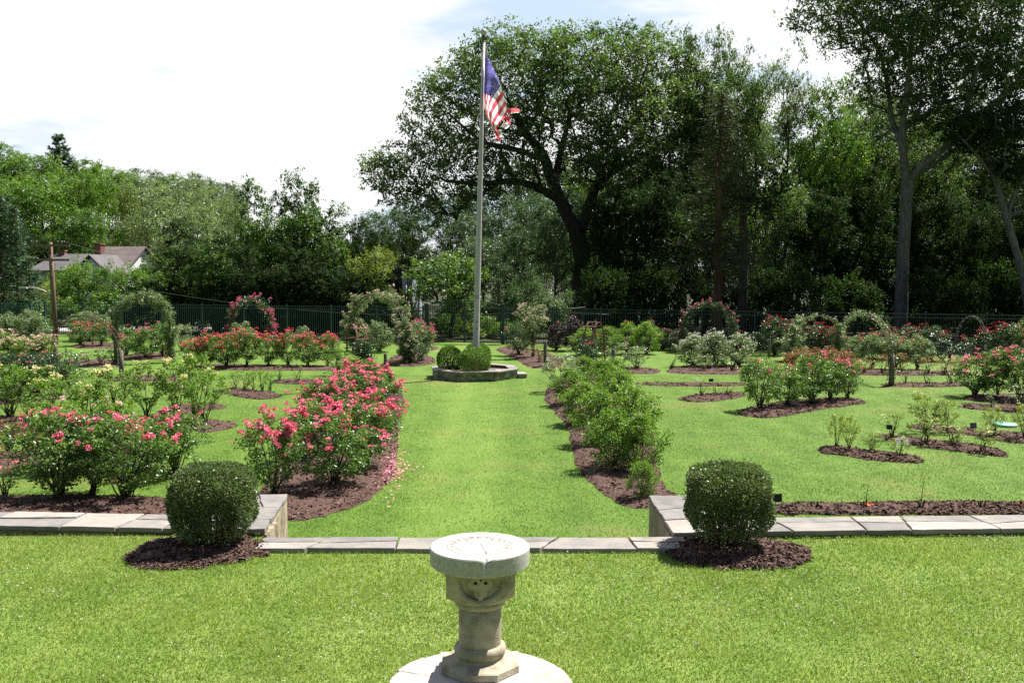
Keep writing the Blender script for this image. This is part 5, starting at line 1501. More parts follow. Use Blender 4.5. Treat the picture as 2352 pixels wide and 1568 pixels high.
row('small bronze-leaved rose in the strip behind the right arch', 'small bronze-leaved roses', 'young', 'rose_or', 'bl_or', 3, [(1985, 858, .6, .7), (2026, 859, .62, .65), (2072, 859, .62, .65), (2130, 859, .6, .65), (2170, 859, .6, .65), (2205, 860, .62, .65)], .035, 1)
row('small green rose in the thin strip by the arch post', 'small green roses by the arch post', 'twig', 'rose', 'bl_coral', 1, [(2080, 884, .6, .5), (2132, 885, .62, .5), (2184, 885, .62, .55)], .04, 1)
row('large coral rose bush at the right edge', 'large coral roses at the right edge', 'dense', 'rose', 'bl_coral', 20, [(2240, 910, 1.2, 1.2), (2288, 914, 1.28, 1.25), (2342, 918, 1.28, 1.35), (2400, 920, 1.3, 1.3)], .05)
row('deep red rose against the dark fence near the right edge', 'deep red roses near the right edge', 'dense', 'rose_dk', 'bl_dark', 24, [(2262, 832, 1.25, 1.3), (2312, 834, 1.35, 1.3)], .06)
row('tall pale green rose at the right edge before the fence', None, 'dense', 'rose_pale', None, 0, [(2356, 836, 1.75, 1.35)])
row('sparse dull green shrub before the right fence', 'sparse shrubs before the right fence', 'airy', 'rose_dk', None, 0, [(1735, 812, .9, 1.1), (2165, 830, .8, 1.2), (2215, 832, .7, 1.0)])
row('sparse yellow-green rose in the bed nearest the right wall', 'sparse roses nearest the right wall', 'airy', 'rose_yel', 'bl_yel', 1, [(1921, 1028, .72, .38), (1949, 1036, .62, .42), (2002, 1040, .42, .5), (2065, 1050, .38, .45)], .04, 1)
row('sparse yellow-green rose in the middle slanting bed', 'sparse roses in the middle slanting bed', 'young', 'rose_yel', 'bl_yel', 2, [(2048, 1008, .52, .55), (2124, 1021, .55, .6), (2189, 1028, .52, .6), (2256, 1040, .5, .5)], .04, 1)
row('sparse yellow-green rose in the slanting bed beside the teal lid', 'sparse roses beside the teal lid', 'airy', 'rose_yel', 'bl_yel', 2, [(2124, 992, .85, .75), (2172, 994, .8, .6), (2283, 1003, .6, .55), (2350, 1010, .7, .55)], .04, 1)
row('spindly rose in the narrow bed below the right clump', 'spindly roses below the right clump', 'young', 'rose_pale', None, 0, [(2278, 938, .38, .4), (2342, 944, .6, .6)])
row('bare twiggy rose in the oval bed left of the five', 'bare twiggy roses in the oval bed', 'twig', 'rose_or', None, 0, [(1612, 913, .45, .5), (1672, 910, .45, .5), (1645, 912, .4, .4)])

# cut stubs in the bare strip
for i, (px, h, lab) in enumerate([(1871, 0, 'cut rose stub with pale sawn ends, first in the bare strip'), (1986, .42, 'cut rose stub with a tall thin shoot and orange tape'), (2114, .55, 'dark cut rose stub with one upright reddish shoot'), (2255, 0, 'low pale cut rose stub near the right end of the strip'), (2352, .1, 'cut rose stub tied with orange tape at the right edge')]):
    c = G(px, 1171); o = thing('rose_stub', lab, 'rose stub', c, 0, 'cut rose stubs in the bare strip')
    rr = random.Random(i); br = []
    for k in range(5):
        a = rr.uniform(0, 6.28); l = rr.uniform(.08, .17)
        br.append((np.array([(.02 * cos(a), .02 * sin(a), 0), (.06 * cos(a), .06 * sin(a), l)]), np.array([.016, .012])))
    if h: br.append((np.array([(0, 0, 0), (.02, 0, h * .5), (.05, .01, h)]), np.array([.006, .005, .003])))
    newobj('stems', branch_mesh(br, MT['cane'], 'stems', 6), o)
    if h > .3:
        rg = np.random.default_rng(i); n = 26
        P = np.column_stack([rg.normal(.03, .035, n), rg.normal(0, .03, n), rg.uniform(.15, h, n)])
        newobj('foliage', leaves(P, rg.normal(size=(n, 3)), rg.normal(size=(n, 3)) + [0, 0, .6], .035, .02, rg.random(n), 'foliage', MT['rose']), o)
    if i in (1, 4):
        rg = np.random.default_rng(i); n = 5
        P = np.column_stack([rg.normal(.06, .03, n), rg.normal(-.02, .02, n), rg.uniform(.06, .12, n)])
        newobj('tape', leaves(P, rg.normal(size=(n, 3)) * [1, .5, .3], rg.normal(size=(n, 3)) * .4 + [0, -.5, .8], .09, .03, rg.random(n), 'tape', MT['orange']), o)

# ================================================================== ARCHES, TRELLISES, POSTS, SIGNS
def rose_arch(name, label, pL, pR, hp, ht, cover, leafm, bloom, nb, seed, thick=.22, post=.075, depth=.22, metal='rust', brad=.045, cat='arch', nl=5200):
    a, b = G(*pL), G(*pR)
    c = (a + b) / 2; d = (b - a); W = d.length; ang = math.atan2(d.y, d.x)
    o = thing(name, label, cat, c, ang, 'rose arches')
    rng = np.random.default_rng(seed)
    def curve(t):        # 0..1 along the hoop from post top to post top
        th = pi * (1 - t)
        return np.array([W / 2 * cos(th), 0, hp + (ht - hp) * max(0, sin(th)) ** .85])
    if post:
        for s in (-1, 1):
            mb = MB(); mb.tube([(s * W / 2, 0, -.1), (s * W / 2 * 1.01, 0, hp * .5), (s * W / 2, 0, hp + .06)], [post, post * .95, post * .9], 10)
            mb.build('post', MT['oldwood'], o)
    mb = MB()
    for y in (-depth / 2, depth / 2):
        mb.tube([Vector(curve(t)) + Vector((0, y, 0)) for t in np.linspace(0, 1, 25)], .016, 6)
        if not post or depth > .1:
            for s in (-1, 1): mb.tube([(s * W / 2, y, hp - .35), (s * W / 2, y, hp + .01)], .016, 6)
    for t in np.linspace(.04, .96, 12):
        p = Vector(curve(t)); mb.tube([p + Vector((0, -depth / 2, 0)), p + Vector((0, depth / 2, 0))], .011, 5)
    mb.build('hoop', MT[metal], o)
    if cover:
        # cover: list of (t, thickness); t < 0 and t > 1 run down the posts
        def pos(t):
            if t < 0: return np.array([-W / 2, 0, hp * (1 + t)])
            if t > 1: return np.array([W / 2, 0, hp * (2 - t)])
            return curve(t)
        ts = np.array([q[0] for q in cover]); th = np.array([q[1] for q in cover])
        cand = rng.uniform(ts[0], ts[-1], 420)
        tk = np.interp(cand, ts, th)
        keep = rng.random(len(cand)) < np.clip(tk / th.max(), .0, 1) ** .7
        cand, tk = cand[keep], tk[keep]
        P0 = np.array([pos(t) for t in cand]) + rng.normal(size=(len(cand), 3)) * (tk[:, None] * [.55, .75, .5])
        ctr = np.array([0, 0, hp * .6])
        per = max(6, int(nl / len(P0)))
        C = np.repeat(P0, per, 0); N = len(C)
        u = rnd_unit(rng, N) * rng.random((N, 1)) ** .5
        P = C + u * .11
        nr = rng.normal(size=(N, 3)) * .7 + [0, 0, .5]
        L = rng.uniform(.04, .07, N)
        newobj('foliage', leaves(P, unit(u + rng.normal(size=(N, 3)) * .6), nr, L, L * .62, np.clip(rng.normal(.5, .2, N), 0, 1), 'foliage', MT[leafm], .1), o)
        br = []
        for s in (-1, 1):
            for k in range(5):
                j = rng.normal(size=(9, 3)) * .05
                tt = np.linspace(-.98, rng.uniform(.2, .5), 9) if s < 0 else np.linspace(1.98, rng.uniform(.5, .8), 9)
                if (s < 0 and ts[0] > -.2) or (s > 0 and ts[-1] < 1.2): continue
                br.append((np.array([pos(t) for t in tt]) + j, np.linspace(.012, .005, 9)))
        if br: newobj('vine', branch_mesh(br, MT['cane'], 'vine', 5), o)
        if bloom:
            q = rng.choice(len(P0), nb, replace=nb > len(P0))
            out = unit(P0[q] - ctr + [0, -.3, 0])
            c3 = np.repeat(P0[q] + out * .12, 3, 0) + rng.normal(size=(nb * 3, 3)) * brad
            P, ax, nr, L, t = bloom_arrays(rng, c3, brad, 8)
            newobj('blossoms', leaves(P, ax, nr, L, L, t, 'blossoms', MT[bloom], .15), o)['kind'] = 'stuff'
    return o
rose_arch('rose_arch', 'bare rusty metal arch on two wooden posts on the left lawn', (129, 836), (279, 867), .88, 2.0, None, None, None, 0, 1, post=.085, depth=.14)
rose_arch('rose_arch', 'leafy rose arch thickly covered in pale foliage on the left', (267, 837), (393, 832), 1.35, 2.62, [(-.35, .03), (-.05, .08), (.12, .17), (.3, .22), (.6, .23), (.85, .22), (1.1, .16), (1.6, .08), (1.95, .05)], 'rose_pale', 'bl_white', 14, 2, nl=15000, brad=.035)
rose_arch('rose_arch', 'small far arch heaped with bright pink roses by the left fence', (532, 793), (622, 794), 1.0, 2.15, [(-.9, .05), (-.3, .12), (.1, .17), (.4, .24), (.65, .24), (.9, .2), (1.3, .16), (1.7, .10)], 'rose_dk', 'bl_pink', 80, 3, nl=6500, brad=.065)
rose_arch('rose_arch', 'white flowered rose arch left of the flagpole', (812, 806), (934, 836), 1.15, 2.6, [(-.7, .28), (-.3, .36), (.02, .36), (.22, .30), (.4, .22), (.55, .20), (.68, .22), (.8, .32), (.92, .40), (1.12, .38), (1.35, .24), (1.6, .16), (1.97, .12)], 'rose_pale', 'bl_pale', 150, 4, nl=28000, brad=.055)
rose_arch('rose_arch', 'far right arch covered in pink roses before the cedar trunk', (1568, 808), (1686, 811), .9, 2.12, [(-.8, .1), (-.3, .16), (.05, .18), (.3, .15), (.6, .15), (.85, .2), (1.2, .2), (1.6, .14)], 'rose_dk', 'bl_pink', 60, 5, nl=8000, brad=.05)
rose_arch('rose_arch', 'low right arch with cream roses heaped on both legs', (1817, 829), (1926, 822), 1.0, 1.78, [(-.95, .1), (-.5, .34), (-.1, .30), (.15, .2), (.35, .13), (.5, .03), (.7, .015), (.85, .1), (1.0, .2), (1.4, .18), (1.9, .07)], 'rose_pale', 'bl_white', 60, 6, nl=9500, brad=.045)
rose_arch('rose_arch', 'right arch with a thin crest of leaves and a long bare wooden leg', (1934, 832), (2047, 886), .95, 2.12, [(.0, .07), (.2, .09), (.45, .10), (.52, .16), (.58, .10), (.8, .10), (.92, .03), (1.4, .03), (1.95, .04)], 'rose_pale', None, 0, 7, nl=1700, post=.09)
rose_arch('rose_arch', 'thin bare weathered arch against the dark fence at the right', (2195, 832), (2262, 836), .7, 1.85, None, None, None, 0, 8, post=0, depth=.30, metal='oldwood')
# pillar rose by the gate lawn
c = G(1224, 822); o = thing('pillar_rose', 'tall pillar rose with a pale pink flowered head on a wooden post', 'rose bush', c)
mb = MB(); mb.tube([(0, 0, -.1), (.02, 0, 1.5)], .075, 10); mb.build('post', MT['oldwood'], o)
rng = np.random.default_rng(90)
cc = np.concatenate([lobes_sample(rng, [(0, 0, 1.75, .68, .55, .55), (-.15, 0, 1.2, .45, .4, .4), (-.3, .05, .7, .35, .35, .4)], 95, .4, .08)])
newobj('foliage', clump_leaves(rng, cc, 55, .14, .8, (.04, .07), .62, 0, .5, 'foliage', MT['rose_pale']), o)
q = cc[(cc[:, 2] > 1.55)][:48]; u = unit(q - [0, 0, 1.5])
P, ax, nr, L, t = bloom_arrays(rng, np.repeat(q + u * .1, 3, 0) + rng.normal(size=(len(q) * 3, 3)) * .05, .045, 8)
newobj('blossoms', leaves(P, ax, nr, L, L, t, 'blossoms', MT['bl_pale'], .15), o)['kind'] = 'stuff'
newobj('stems', branch_mesh([(np.array([(0, 0, 0), (.1 * cos(a), .1 * sin(a), .7), (.3 * cos(a), .3 * sin(a), 1.6)]), np.array([.014, .01, .005])) for a in np.arange(9) * .7], MT['cane'], 'stems', 5), o)

def trellis(label, px, py, rot, flip, H=1.72):
    c = G(px, py); o = thing('wooden_trellis', label, 'trellis', c, rot, 'arched wooden trellises')
    W, D = .84, .38
    for y in (-D / 2, D / 2):
        mb = MB(); prev = None
        pts = []
        for t in np.linspace(0, 1, 19):
            th = pi * (1 - t)
            pts.append(Vector((W / 2 * cos(th) * (1 if sin(th) < 1 else 1), y, .85 + (H - .85) * sin(th))))
        pts = [Vector((-W / 2 - .06, y, -.05))] + pts + [Vector((W / 2 + .06, y, -.05))]
        for i in range(len(pts) - 1): mb.bar(pts[i], pts[i + 1] + (pts[i + 1] - pts[i]).normalized() * .006, .022, .062, random.random(), Vector((0, 1, 0)))
        mb.build('hoop', MT['cedarwood'], o)
    ts = [.12, .30, .46, .54, .70, .88]
    for t in ts:
        th = pi * (1 - t); p = Vector((W / 2 * cos(th) * 1.03, 0, .85 + (H - .85) * sin(th) + .012))
        mb = MB(); mb.bar(p + Vector((0, -D / 2 - .09, 0)), p + Vector((0, D / 2 + .09, 0)), .036, .018, random.random(), Vector((cos(th), 0, sin(th)))); mb.build('slat', MT['cedarwood'], o)
    for z in (.12, .36, .60, .82):
        for s in (-1, 1):
            mb = MB(); mb.box((s * (W / 2 + .035), 0, z), (.02, D + .18, .036), 0, random.random()); mb.build('slat', MT['cedarwood'], o)
    # climbing leaves up the shaded leg
    rng = np.random.default_rng(int(px)); n = 4200
    zz = rng.uniform(0, 1, n) ** 1.3 * 1.1
    P = np.column_stack([flip * (W / 2) + rng.normal(size=n) * .13, rng.normal(size=n) * .2, zz])
    L = rng.uniform(.045, .08, n)
    newobj('climber', leaves(P, rng.normal(size=(n, 3)), rng.normal(size=(n, 3)) * .7 + [0, 0, .5], L, L * .65, np.clip(rng.normal(.4, .2, n), 0, 1), 'climber', MT['rose_dk'], .1), o)
    return o
trellis('small arched wooden trellis among the roses left of the flagpole', 821, 852, R(-52), 1)
trellis('small arched wooden trellis among the roses right of the flagpole', 1364, 845, R(52), -1)

for px, py, h, lab in [(886, 860, .74, 'short grey wooden post on the lawn left of the flagpole'), (1252, 843, .98, 'tall grey wooden post near the pillar rose'), (1408, 862, .92, 'grey wooden post beside the right trellis'), (2181, 829, .80, 'leaning pale wooden post near the right fence'),
                       (777, 850, .56, 'low wooden post at the end of the coral row'), (1766, 822, .78, 'wooden post below the deep red climbing rose'), (438, 802, .95, 'pale wooden post right of the leafy arch'), (347, 800, .95, 'pale wooden post seen through the leafy arch'), (1882, 840, .62, 'wooden post between the cream rose arch legs')]:
    c = G(px, py); o = thing('wooden_post', lab, 'post', c, random.uniform(0, 6), 'short wooden posts among the roses')
    mb = MB(); lx = .07 if px == 2181 else random.uniform(-.015, .015)
    r = .068 if py > 840 else .06
    mb.tube([(0, 0, -.1), (lx * .5, 0, h * .5), (lx, 0, h - .02), (lx, 0, h)], [r, r * .97, r * .95, r * .84], 12); mb.build('shaft', MT['oldwood'], o)

def sign(label, px, py, h, w, hh, tilt, yaw, mat):
    c = G(px, py); o = thing('plant_label', label, 'plant label', c, yaw, 'plant labels on stakes')
    mb = MB(); mb.bar((0, .01, -.05), (0, .01, h), .016, .008); mb.build('stake', MT['bronze'], o)
    mb = MB(); M = Matrix.Rotation(tilt, 3, 'X'); mb.box((0, 0, h), (w, hh, .006), M=M)
    p = mb.build('plate', MT[mat], o)
    if mat == 'plate':
        mb = MB()
        for k in range(3):
            for q in range(5):
                v = M @ Vector((-w * .36 + q * w * .16 + random.uniform(0, .006), hh * (.25 - .22 * k), .0042)); mb.box((v.x, v.y, v.z + h), (w * random.uniform(.06, .12), hh * .07, .001), M=M)
        mb.build('lettering', MT['groove'], p)
    return o
sign('white plant label on a stake in the bed nearest the right wall', 2072, 1043, .26, .22, .15, R(52), R(-18), 'plate')
sign('black backed plant label beside the right squared box bush', 1782, 1166, .16, .19, .13, R(80), R(4), 'black')
sign('black plant label in the slanting bed by the teal lid', 2235, 993, .16, .22, .13, R(78), R(28), 'black')
sign('small dark plant label in the middle slanting bed', 2042, 1012, .30, .13, .10, R(70), R(-24), 'black')
sign('small black plant label behind the oval twig bed', 1633, 882, .13, .14, .10, R(75), R(0), 'black')
sign('brown plant label beside the post of the metal arch', 318, 872, .22, .20, .09, R(60), 0, 'cedarwood')
sign('grey plant label lying in the mulch of the green hedge', 1363, 1092, .06, .17, .13, R(28), R(30), 'oldwood')
sign('tiny white plant label at the left of the black one', 1602, 880, .12, .08, .06, R(50), 0, 'plate')

c = G(2308, 978); mb = MB(); mb.lathe([(.24, 0), (.27, .01), (.27, .045), (.25, .06), (.1, .068), (.005, .07)], 28); o = mb.build('valve_lid', MT['teal']); o.location = c
tag(o, 'round teal plastic lid lying on the lawn near the right edge', 'lid')

# small painted figure half hidden behind the vine-covered arch leg
c = XG(384.5, 39.3); o = thing('garden_figure', 'small painted garden figure half hidden behind the leafy arch leg', 'garden figure', c, R(-10))
def skinmesh(name, P, E, rad, mat, sub=1):
    me = bpy.data.meshes.new(name); me.from_pydata(P, E, []); t = bpy.data.objects.new(name, me); COL.objects.link(t)
    m = t.modifiers.new('s', 'SKIN'); t.modifiers.new('d', 'SUBSURF').render_levels = sub; t.modifiers['d'].levels = sub
    for i, v in enumerate(me.skin_vertices[0].data): v.radius = (rad[i], rad[i]); v.use_root = i == 0
    dg = bpy.context.evaluated_depsgraph_get()
    res = bpy.data.meshes.new_from_object(t.evaluated_get(dg)); bpy.data.objects.remove(t); res.name = name
    res.materials.clear(); res.materials.append(mat); return res
SKIN = clothmat('figure_skin', (.52, .25, .16), .02); CREAM = clothmat('figure_cream', (.62, .54, .36), .02); TAN = clothmat('figure_tan', (.40, .24, .14), .02); MAR = clothmat('figure_maroon', (.14, .02, .02), .02); HAIR = clothmat('figure_hair', (.40, .17, .12), .02)
body = [(0, 0, .36), (0, 0, .46), (0, 0, .55), (0, 0, .595), (0, -.01, .66), (0, -.01, .70), (.075, 0, .54), (.10, -.02, .44), (.07, -.09, .40), (-.075, 0, .54), (-.11, -.02, .45), (-.08, -.09, .42), (.04, 0, .33), (.045, -.01, .18), (.045, 0, .03), (.045, -.05, .015), (-.04, 0, .33), (-.05, -.01, .18), (-.05, 0, .03), (-.05, -.05, .015)]
E = [(0, 1), (1, 2), (2, 3), (3, 4), (4, 5), (2, 6), (6, 7), (7, 8), (2, 9), (9, 10), (10, 11), (0, 12), (12, 13), (13, 14), (14, 15), (0, 16), (16, 17), (17, 18), (18, 19)]
rad = [.062, .058, .055, .026, .060, .045, .026, .022, .018, .026, .022, .018, .042, .032, .024, .022, .042, .032, .024, .022]
newobj('body', skinmesh('body', body, E, rad, SKIN), o)
newobj('shirt', skinmesh('shirt', [(0, 0, .37), (0, 0, .46), (0, 0, .55), (.085, 0, .53), (.105, -.01, .46), (-.085, 0, .53), (-.115, -.01, .47)], [(0, 1), (1, 2), (2, 3), (3, 4), (2, 5), (5, 6)], [.075, .07, .066, .036, .032, .036, .032], TAN), o)
newobj('collar', skinmesh('collar', [(-.06, -.04, .585), (0, -.07, .56), (.06, -.04, .585)], [(0, 1), (1, 2)], [.02, .022, .02], CREAM), o)
newobj('shorts', skinmesh('shorts', [(0, 0, .37), (.042, 0, .31), (.046, 0, .23), (-.042, 0, .31), (-.05, 0, .23)], [(0, 1), (1, 2), (0, 3), (3, 4)], [.074, .055, .048, .055, .048], MAR), o)
newobj('hair', skinmesh('hair', [(0, .02, .66), (0, .01, .715), (0, -.01, .735)], [(0, 1), (1, 2)], [.062, .064, .045], HAIR), o)

# ================================================================== TREES BEYOND THE FENCE
def hero(name, label, cat, limbs_px, lobes_px, Y, nclump, per, crad, size, mat, seed, bark='bark', flat=.7, inner=.3, mind=.7, ysq=1.0, tip=.022, down=.3, up=.5, base=None, k=1.0):
    """limbs given as [(px, py, dY, radius) ...], crown lobes as (px, py, dY, rx, ry, rz) in metres"""
    rng = np.random.default_rng(seed)
    b = base or XG(limbs_px[0][0][0], Y)
    o = thing(name, label, cat, b)
    limbs = []
    for l in limbs_px:
        pts = []
        for i, (px, py, dy, r) in enumerate(l):
            p = A(px, py, Y + dy * k) - b
            pts.append(tuple(p))
        if l is limbs_px[0]: pts[0] = (0, 0, -.2)
        limbs.append((pts, [q[3] * k for q in l]))
    lobes = []
    for (px, py, dy, rx, ry, rz) in lobes_px:
        p = A(px, py, Y + dy * k) - b
        lobes.append((p.x, p.y, p.z, rx * k, ry * k, rz * k))
    cl = lobes_sample(rng, lobes, nclump, inner, mind)
    br = [(np.array(p, float), np.array(r, float)) for p, r in limbs]
    # smooth the given limbs
    sm = []
    for p, r in br:
        k = len(p); t = np.arange(k); tt = np.linspace(0, k - 1, (k - 1) * 5 + 1)
        q = np.column_stack([np.interp(tt, t, p[:, j]) for j in range(3)]); rr2 = np.interp(tt, t, r)
        for _ in range(3): q[1:-1] = .25 * q[:-2] + .5 * q[1:-1] + .25 * q[2:]
        q[1:-1] += rng.normal(size=q[1:-1].shape) * (.10 if bark == 'bark' else .03) * rr2[1:-1, None]
        sm.append((q, rr2))
    g = grow(rng, limbs, cl, tip)
    newobj('trunk', branch_mesh(sm + g, MT[bark], 'trunk', 8), o)
    newobj('crown', clump_leaves(rng, cl, per, crad, flat, size, .6, down, up, mat=MT[mat]), o)
    return o

# the great oak
hero('oak_tree', 'huge spreading oak with a broad dark crown and leaning forked trunk behind the fence', 'tree',
     [[(1342, 745, 0, .62), (1338, 600, 0, .52), (1326, 545, 0, .50)],
      [(1326, 545, 0, .44), (1298, 480, -.3, .38), (1270, 420, -.6, .33), (1245, 350, -1, .26), (1195, 290, -1.5, .18), (1165, 225, -2, .10)],
      [(1290, 462, -.3, .26), (1240, 432, -1.2, .22), (1180, 412, -2, .18), (1110, 425, -3, .13), (1020, 415, -3.4, .08)],
      [(1330, 550, 0, .34), (1348, 480, .4, .30), (1372, 420, .8, .26), (1430, 378, 1.5, .20), (1500, 350, 2, .12)],
      [(1272, 420, -.6, .22), (1290, 340, .6, .18), (1310, 260, 1.4, .13), (1330, 170, 2, .08)],
      [(1256, 372, -.8, .18), (1180, 340, -2.6, .14), (1110, 330, -3.6, .10), (1040, 270, -4, .06)],
      [(1372, 420, .8, .16), (1380, 330, 2.4, .12), (1420, 240, 3, .08)]],
     [(1200, 190, 0, 4.0, 3.6, 2.9), (1080, 180, 0, 2.6, 2.6, 2.0), (1350, 158, 0, 4.2, 4, 2.3), (1480, 170, 1, 2.6, 3, 2.4), (1010, 270, 0, 2.4, 2.4, 1.8), (940, 380, -.5, 2.1, 2.1, 1.5), (880, 410, -1, 1.25, 1.5, 1.3),
      (1050, 390, -1.5, 2.6, 2.4, 1.4), (1150, 330, -2, 2.6, 2.2, 1.5), (1290, 270, -1, 3.2, 3, 1.8), (1440, 280, 0, 3.4, 3.4, 2.3), (1560, 250, 1, 2.4, 2.8, 2.6), (1020, 470, -1, 2.4, 2, .9), (1530, 380, 1, 2.4, 2.6, 1.6), (1420, 400, 0, 2.0, 2, 1.0), (1250, 118, 0, 2.6, 3, 1.2), (1130, 128, 0, 2.0, 2.4, 1.0), (1420, 112, 0, 2.0, 2.4, 1.2), (1220, 400, -2.5, 2.0, 1.8, .8), (1310, 370, 1.8, 2.0, 1.8, 1.2), (1390, 330, -2, 2.2, 2, 1.4), (1480, 440, 1, 2.4, 2, 1.0), (1570, 420, 1.5, 2.2, 2.2, 1.4), (1600, 310, 1.5, 2, 2.2, 1.8), (1120, 430, -2.2, 1.6, 1.6, .6)],
     65, 700, 190, .95, (.12, .23), 'oak', 51, inner=.28, mind=.72, tip=.017, base=XG(1342, 65), k=65 / 56)

# tall grey-barked tree on the right
hero('tall_tree', 'tall tree with a straight pale grey trunk forking high up at the right', 'tree',
     [[(2067, 790, 0, .37), (2072, 640, 0, .31), (2078, 500, 0, .285), (2085, 415, 0, .30)],
      [(2083, 425, 0, .21), (2074, 350, -.2, .19), (2072, 300, -.3, .17), (2082, 215, -.5, .14), (2092, 130, -.8, .10), (2100, 20, -1.2, .08)],
      [(2072, 330, -.25, .14), (2048, 280, .4, .125), (2040, 200, .7, .10), (2020, 110, 1, .08), (1960, 40, 1.2, .05)],
      [(2087, 415, 0, .20), (2130, 370, -.6, .165), (2200, 318, -1.2, .14), (2250, 262, -1.6, .125), (2310, 215, -2, .11), (2400, 130, -2.5, .12), (2480, 40, -3, .08)],
      [(2090, 408, 0, .19), (2160, 365, .8, .165), (2240, 310, 1.6, .14), (2330, 240, 2.2, .14), (2440, 200, 3, .08)],
      [(2215, 300, -1.2, .13), (2222, 230, -1.4, .11), (2250, 140, -1.8, .08)],
      [(2092, 130, -.8, .10), (2180, 60, -1, .08), (2250, -40, -1.2, .05)]],
     [(1990, 30, 0, 2.2, 2.2, 1.5), (1880, 35, -.5, 1.4, 1.6, .9), (2100, 20, 0, 2.4, 2.6, 1.7), (2200, 60, -.5, 2.2, 2.4, 1.6), (2300, 60, -1, 2.4, 2.4, 1.8), (2400, 110, -1, 2.2, 2.2, 1.8), (2050, 130, 0, 1.7, 2, 1.1), (2160, 190, -.5, 1.8, 2, 1.0), (2310, 180, 0, 1.8, 2, 1.2), (2000, -80, 0, 3, 3, 1.6), (2150, -100, 0, 3, 3, 1.6), (2300, -80, 0, 3, 3, 1.6), (2230, 300, 1.5, 1.2, 1.2, .7), (2120, 300, 1, 1.0, 1.2, .7), (2440, 20, -1, 2.2, 2.2, 1.8), (1950, 100, 0, .9, 1, .6), (2010, 210, 1, 1.2, 1.2, .9), (2110, 240, -.6, 1.0, 1, .8), (2190, 140, 1, 1.8, 1.8, 1.2), (2350, 250, -1, 1.6, 1.6, 1), (2060, 60, -1, 1.8, 1.8, 1.2), (2225, 255, -2.4, 1.0, .9, .6), (2160, 340, 1.4, 1.0, 1, .6), (2290, 330, 2, 1.2, 1, .7), (2010, 300, 1.2, .8, .8, .6), (2340, 150, -2, 1.6, 1.6, 1)],
     54, 900, 144, .74, (.10, .19), 'oak', 52, 'bark_grey', inner=.35, mind=.6, tip=.010, base=XG(2067, 54), k=54 / 46.5)

# leaning thin tree at the far right
hero('leaning_tree', 'slender grey tree leaning left at the far right edge', 'tree',
     [[(2372, 800, 0, .24), (2352, 640, 0, .21), (2318, 520, 0, .18), (2282, 400, 0, .14), (2258, 330, 0, .08)],
      [(2312, 500, 0, .12), (2345, 400, .5, .10), (2370, 300, .8, .06)], [(2290, 420, 0, .10), (2240, 350, -.4, .07), (2190, 300, -.6, .04)]],
     [(2270, 300, 0, 1.6, 1.6, 1.2), (2370, 290, .5, 1.6, 1.6, 1.2), (2200, 280, -.5, 1.2, 1.2, .8), (2320, 380, 0, 1.3, 1.3, .8), (2360, 470, 1, 1.0, 1.2, .8)],
     51, 160, 126, .6, (.10, .18), 'dark', 53, 'bark_grey', mind=.45, base=XG(2372, 51))

def conifer(name, label, px, Y, ytop, wpx, mat, seed, base_z=.4, dens=1.0, droop=.35, bark='bark_brown', z=0., leafl=(.16, .30), shape=1.0, ratio=.28, whorl=.42, group=None, gap=0.0, tipup=0.0, trunk_r=None):
    rng = np.random.default_rng(seed)
    b = XG(px, Y, z); H = topz(ytop, Y) - z; Wd = wpx / FPX * Y / 2
    o = thing(name, label, 'tree', b, 0, group)
    tr = trunk_r or H * .018
    br = [(np.array([(0, 0, -.2), (rng.normal() * .05, 0, H * .5), (0, 0, H)]), np.array([tr, tr * .6, .02]))]
    P, AX = [], []
    zz = base_z
    while zz < H * .985:
        t = (zz - base_z) / (H - base_z)
        L0 = Wd * (1 - t) ** shape * (1 if t > .06 else .75)
        for k in range(rng.integers(5, 8)):
            if rng.random() < gap: continue
            a = rng.uniform(0, 2 * pi); L = L0 * rng.uniform(.6, 1.12) + .1
            up = .25 * (1 - droop) * L
            s = np.linspace(0, 1, 7)
            cv = np.column_stack([np.cos(a) * L * s, np.sin(a) * L * s, zz + up * s - droop * L * s ** 2 * .7 + tipup * L * s ** 3])
            br.append((cv[[0, 3, 6]], np.array([.02, .013, .005]) * (1 + L * .3)))
            m = int(34 * dens * L / .9) + 8
            q = rng.random(m) ** .7
            base_ = np.column_stack([np.interp(q, s, cv[:, j]) for j in range(3)])
            sd2 = rng.normal(size=(m, 3)) * [.16, .16, .09] * (.35 + L * .35)
            P.append(base_ + sd2)
            d = np.array([cos(a), sin(a), -.25 + tipup]); AX.append(d + rng.normal(size=(m, 3)) * .55)
        zz += whorl * rng.uniform(.7, 1.2) * (1 - .45 * t)
    P, AX = np.concatenate(P), np.concatenate(AX); n = len(P)
    nr = rng.normal(size=(n, 3)) * .6 + [0, 0, .7]
    L = rng.uniform(*leafl, n)
    newobj('trunk', branch_mesh(br, MT[bark], 'trunk', 5), o)
    newobj('crown', leaves(P, AX, nr, L, L * ratio, np.clip(rng.normal(.5, .22, n), 0, 1), 'crown', MT[mat]), o)
    return o
conifer('cedar_tree', 'shaggy grey-brown cedar standing right of the oak, twigs bare below', 1648, 49.5, 205, 225, 'cedar', 61, 2.6, 1.15, .25, shape=.55, leafl=(.10, .24), ratio=.22, whorl=.34, gap=.1, trunk_r=.27)
conifer('spruce_tree', 'dark conifer at the left edge behind the sunlit fence', 12, 57, 445, 165, 'needle', 62, .2, 1.5, .2, shape=.6, tipup=.25, leafl=(.14, .28))
conifer('spruce_tree', 'slim dark conifer spire right of the big left conifer', 44, 56, 470, 70, 'needle', 63, .2, 1.7, .1, shape=.6, tipup=.35, leafl=(.12, .24))
conifer('spruce_tree', 'short dark conifer leaning on the sunlit fence', 72, 55, 585, 80, 'needle', 64, .2, 1.6, .2, shape=.55, tipup=.3, leafl=(.12, .24))
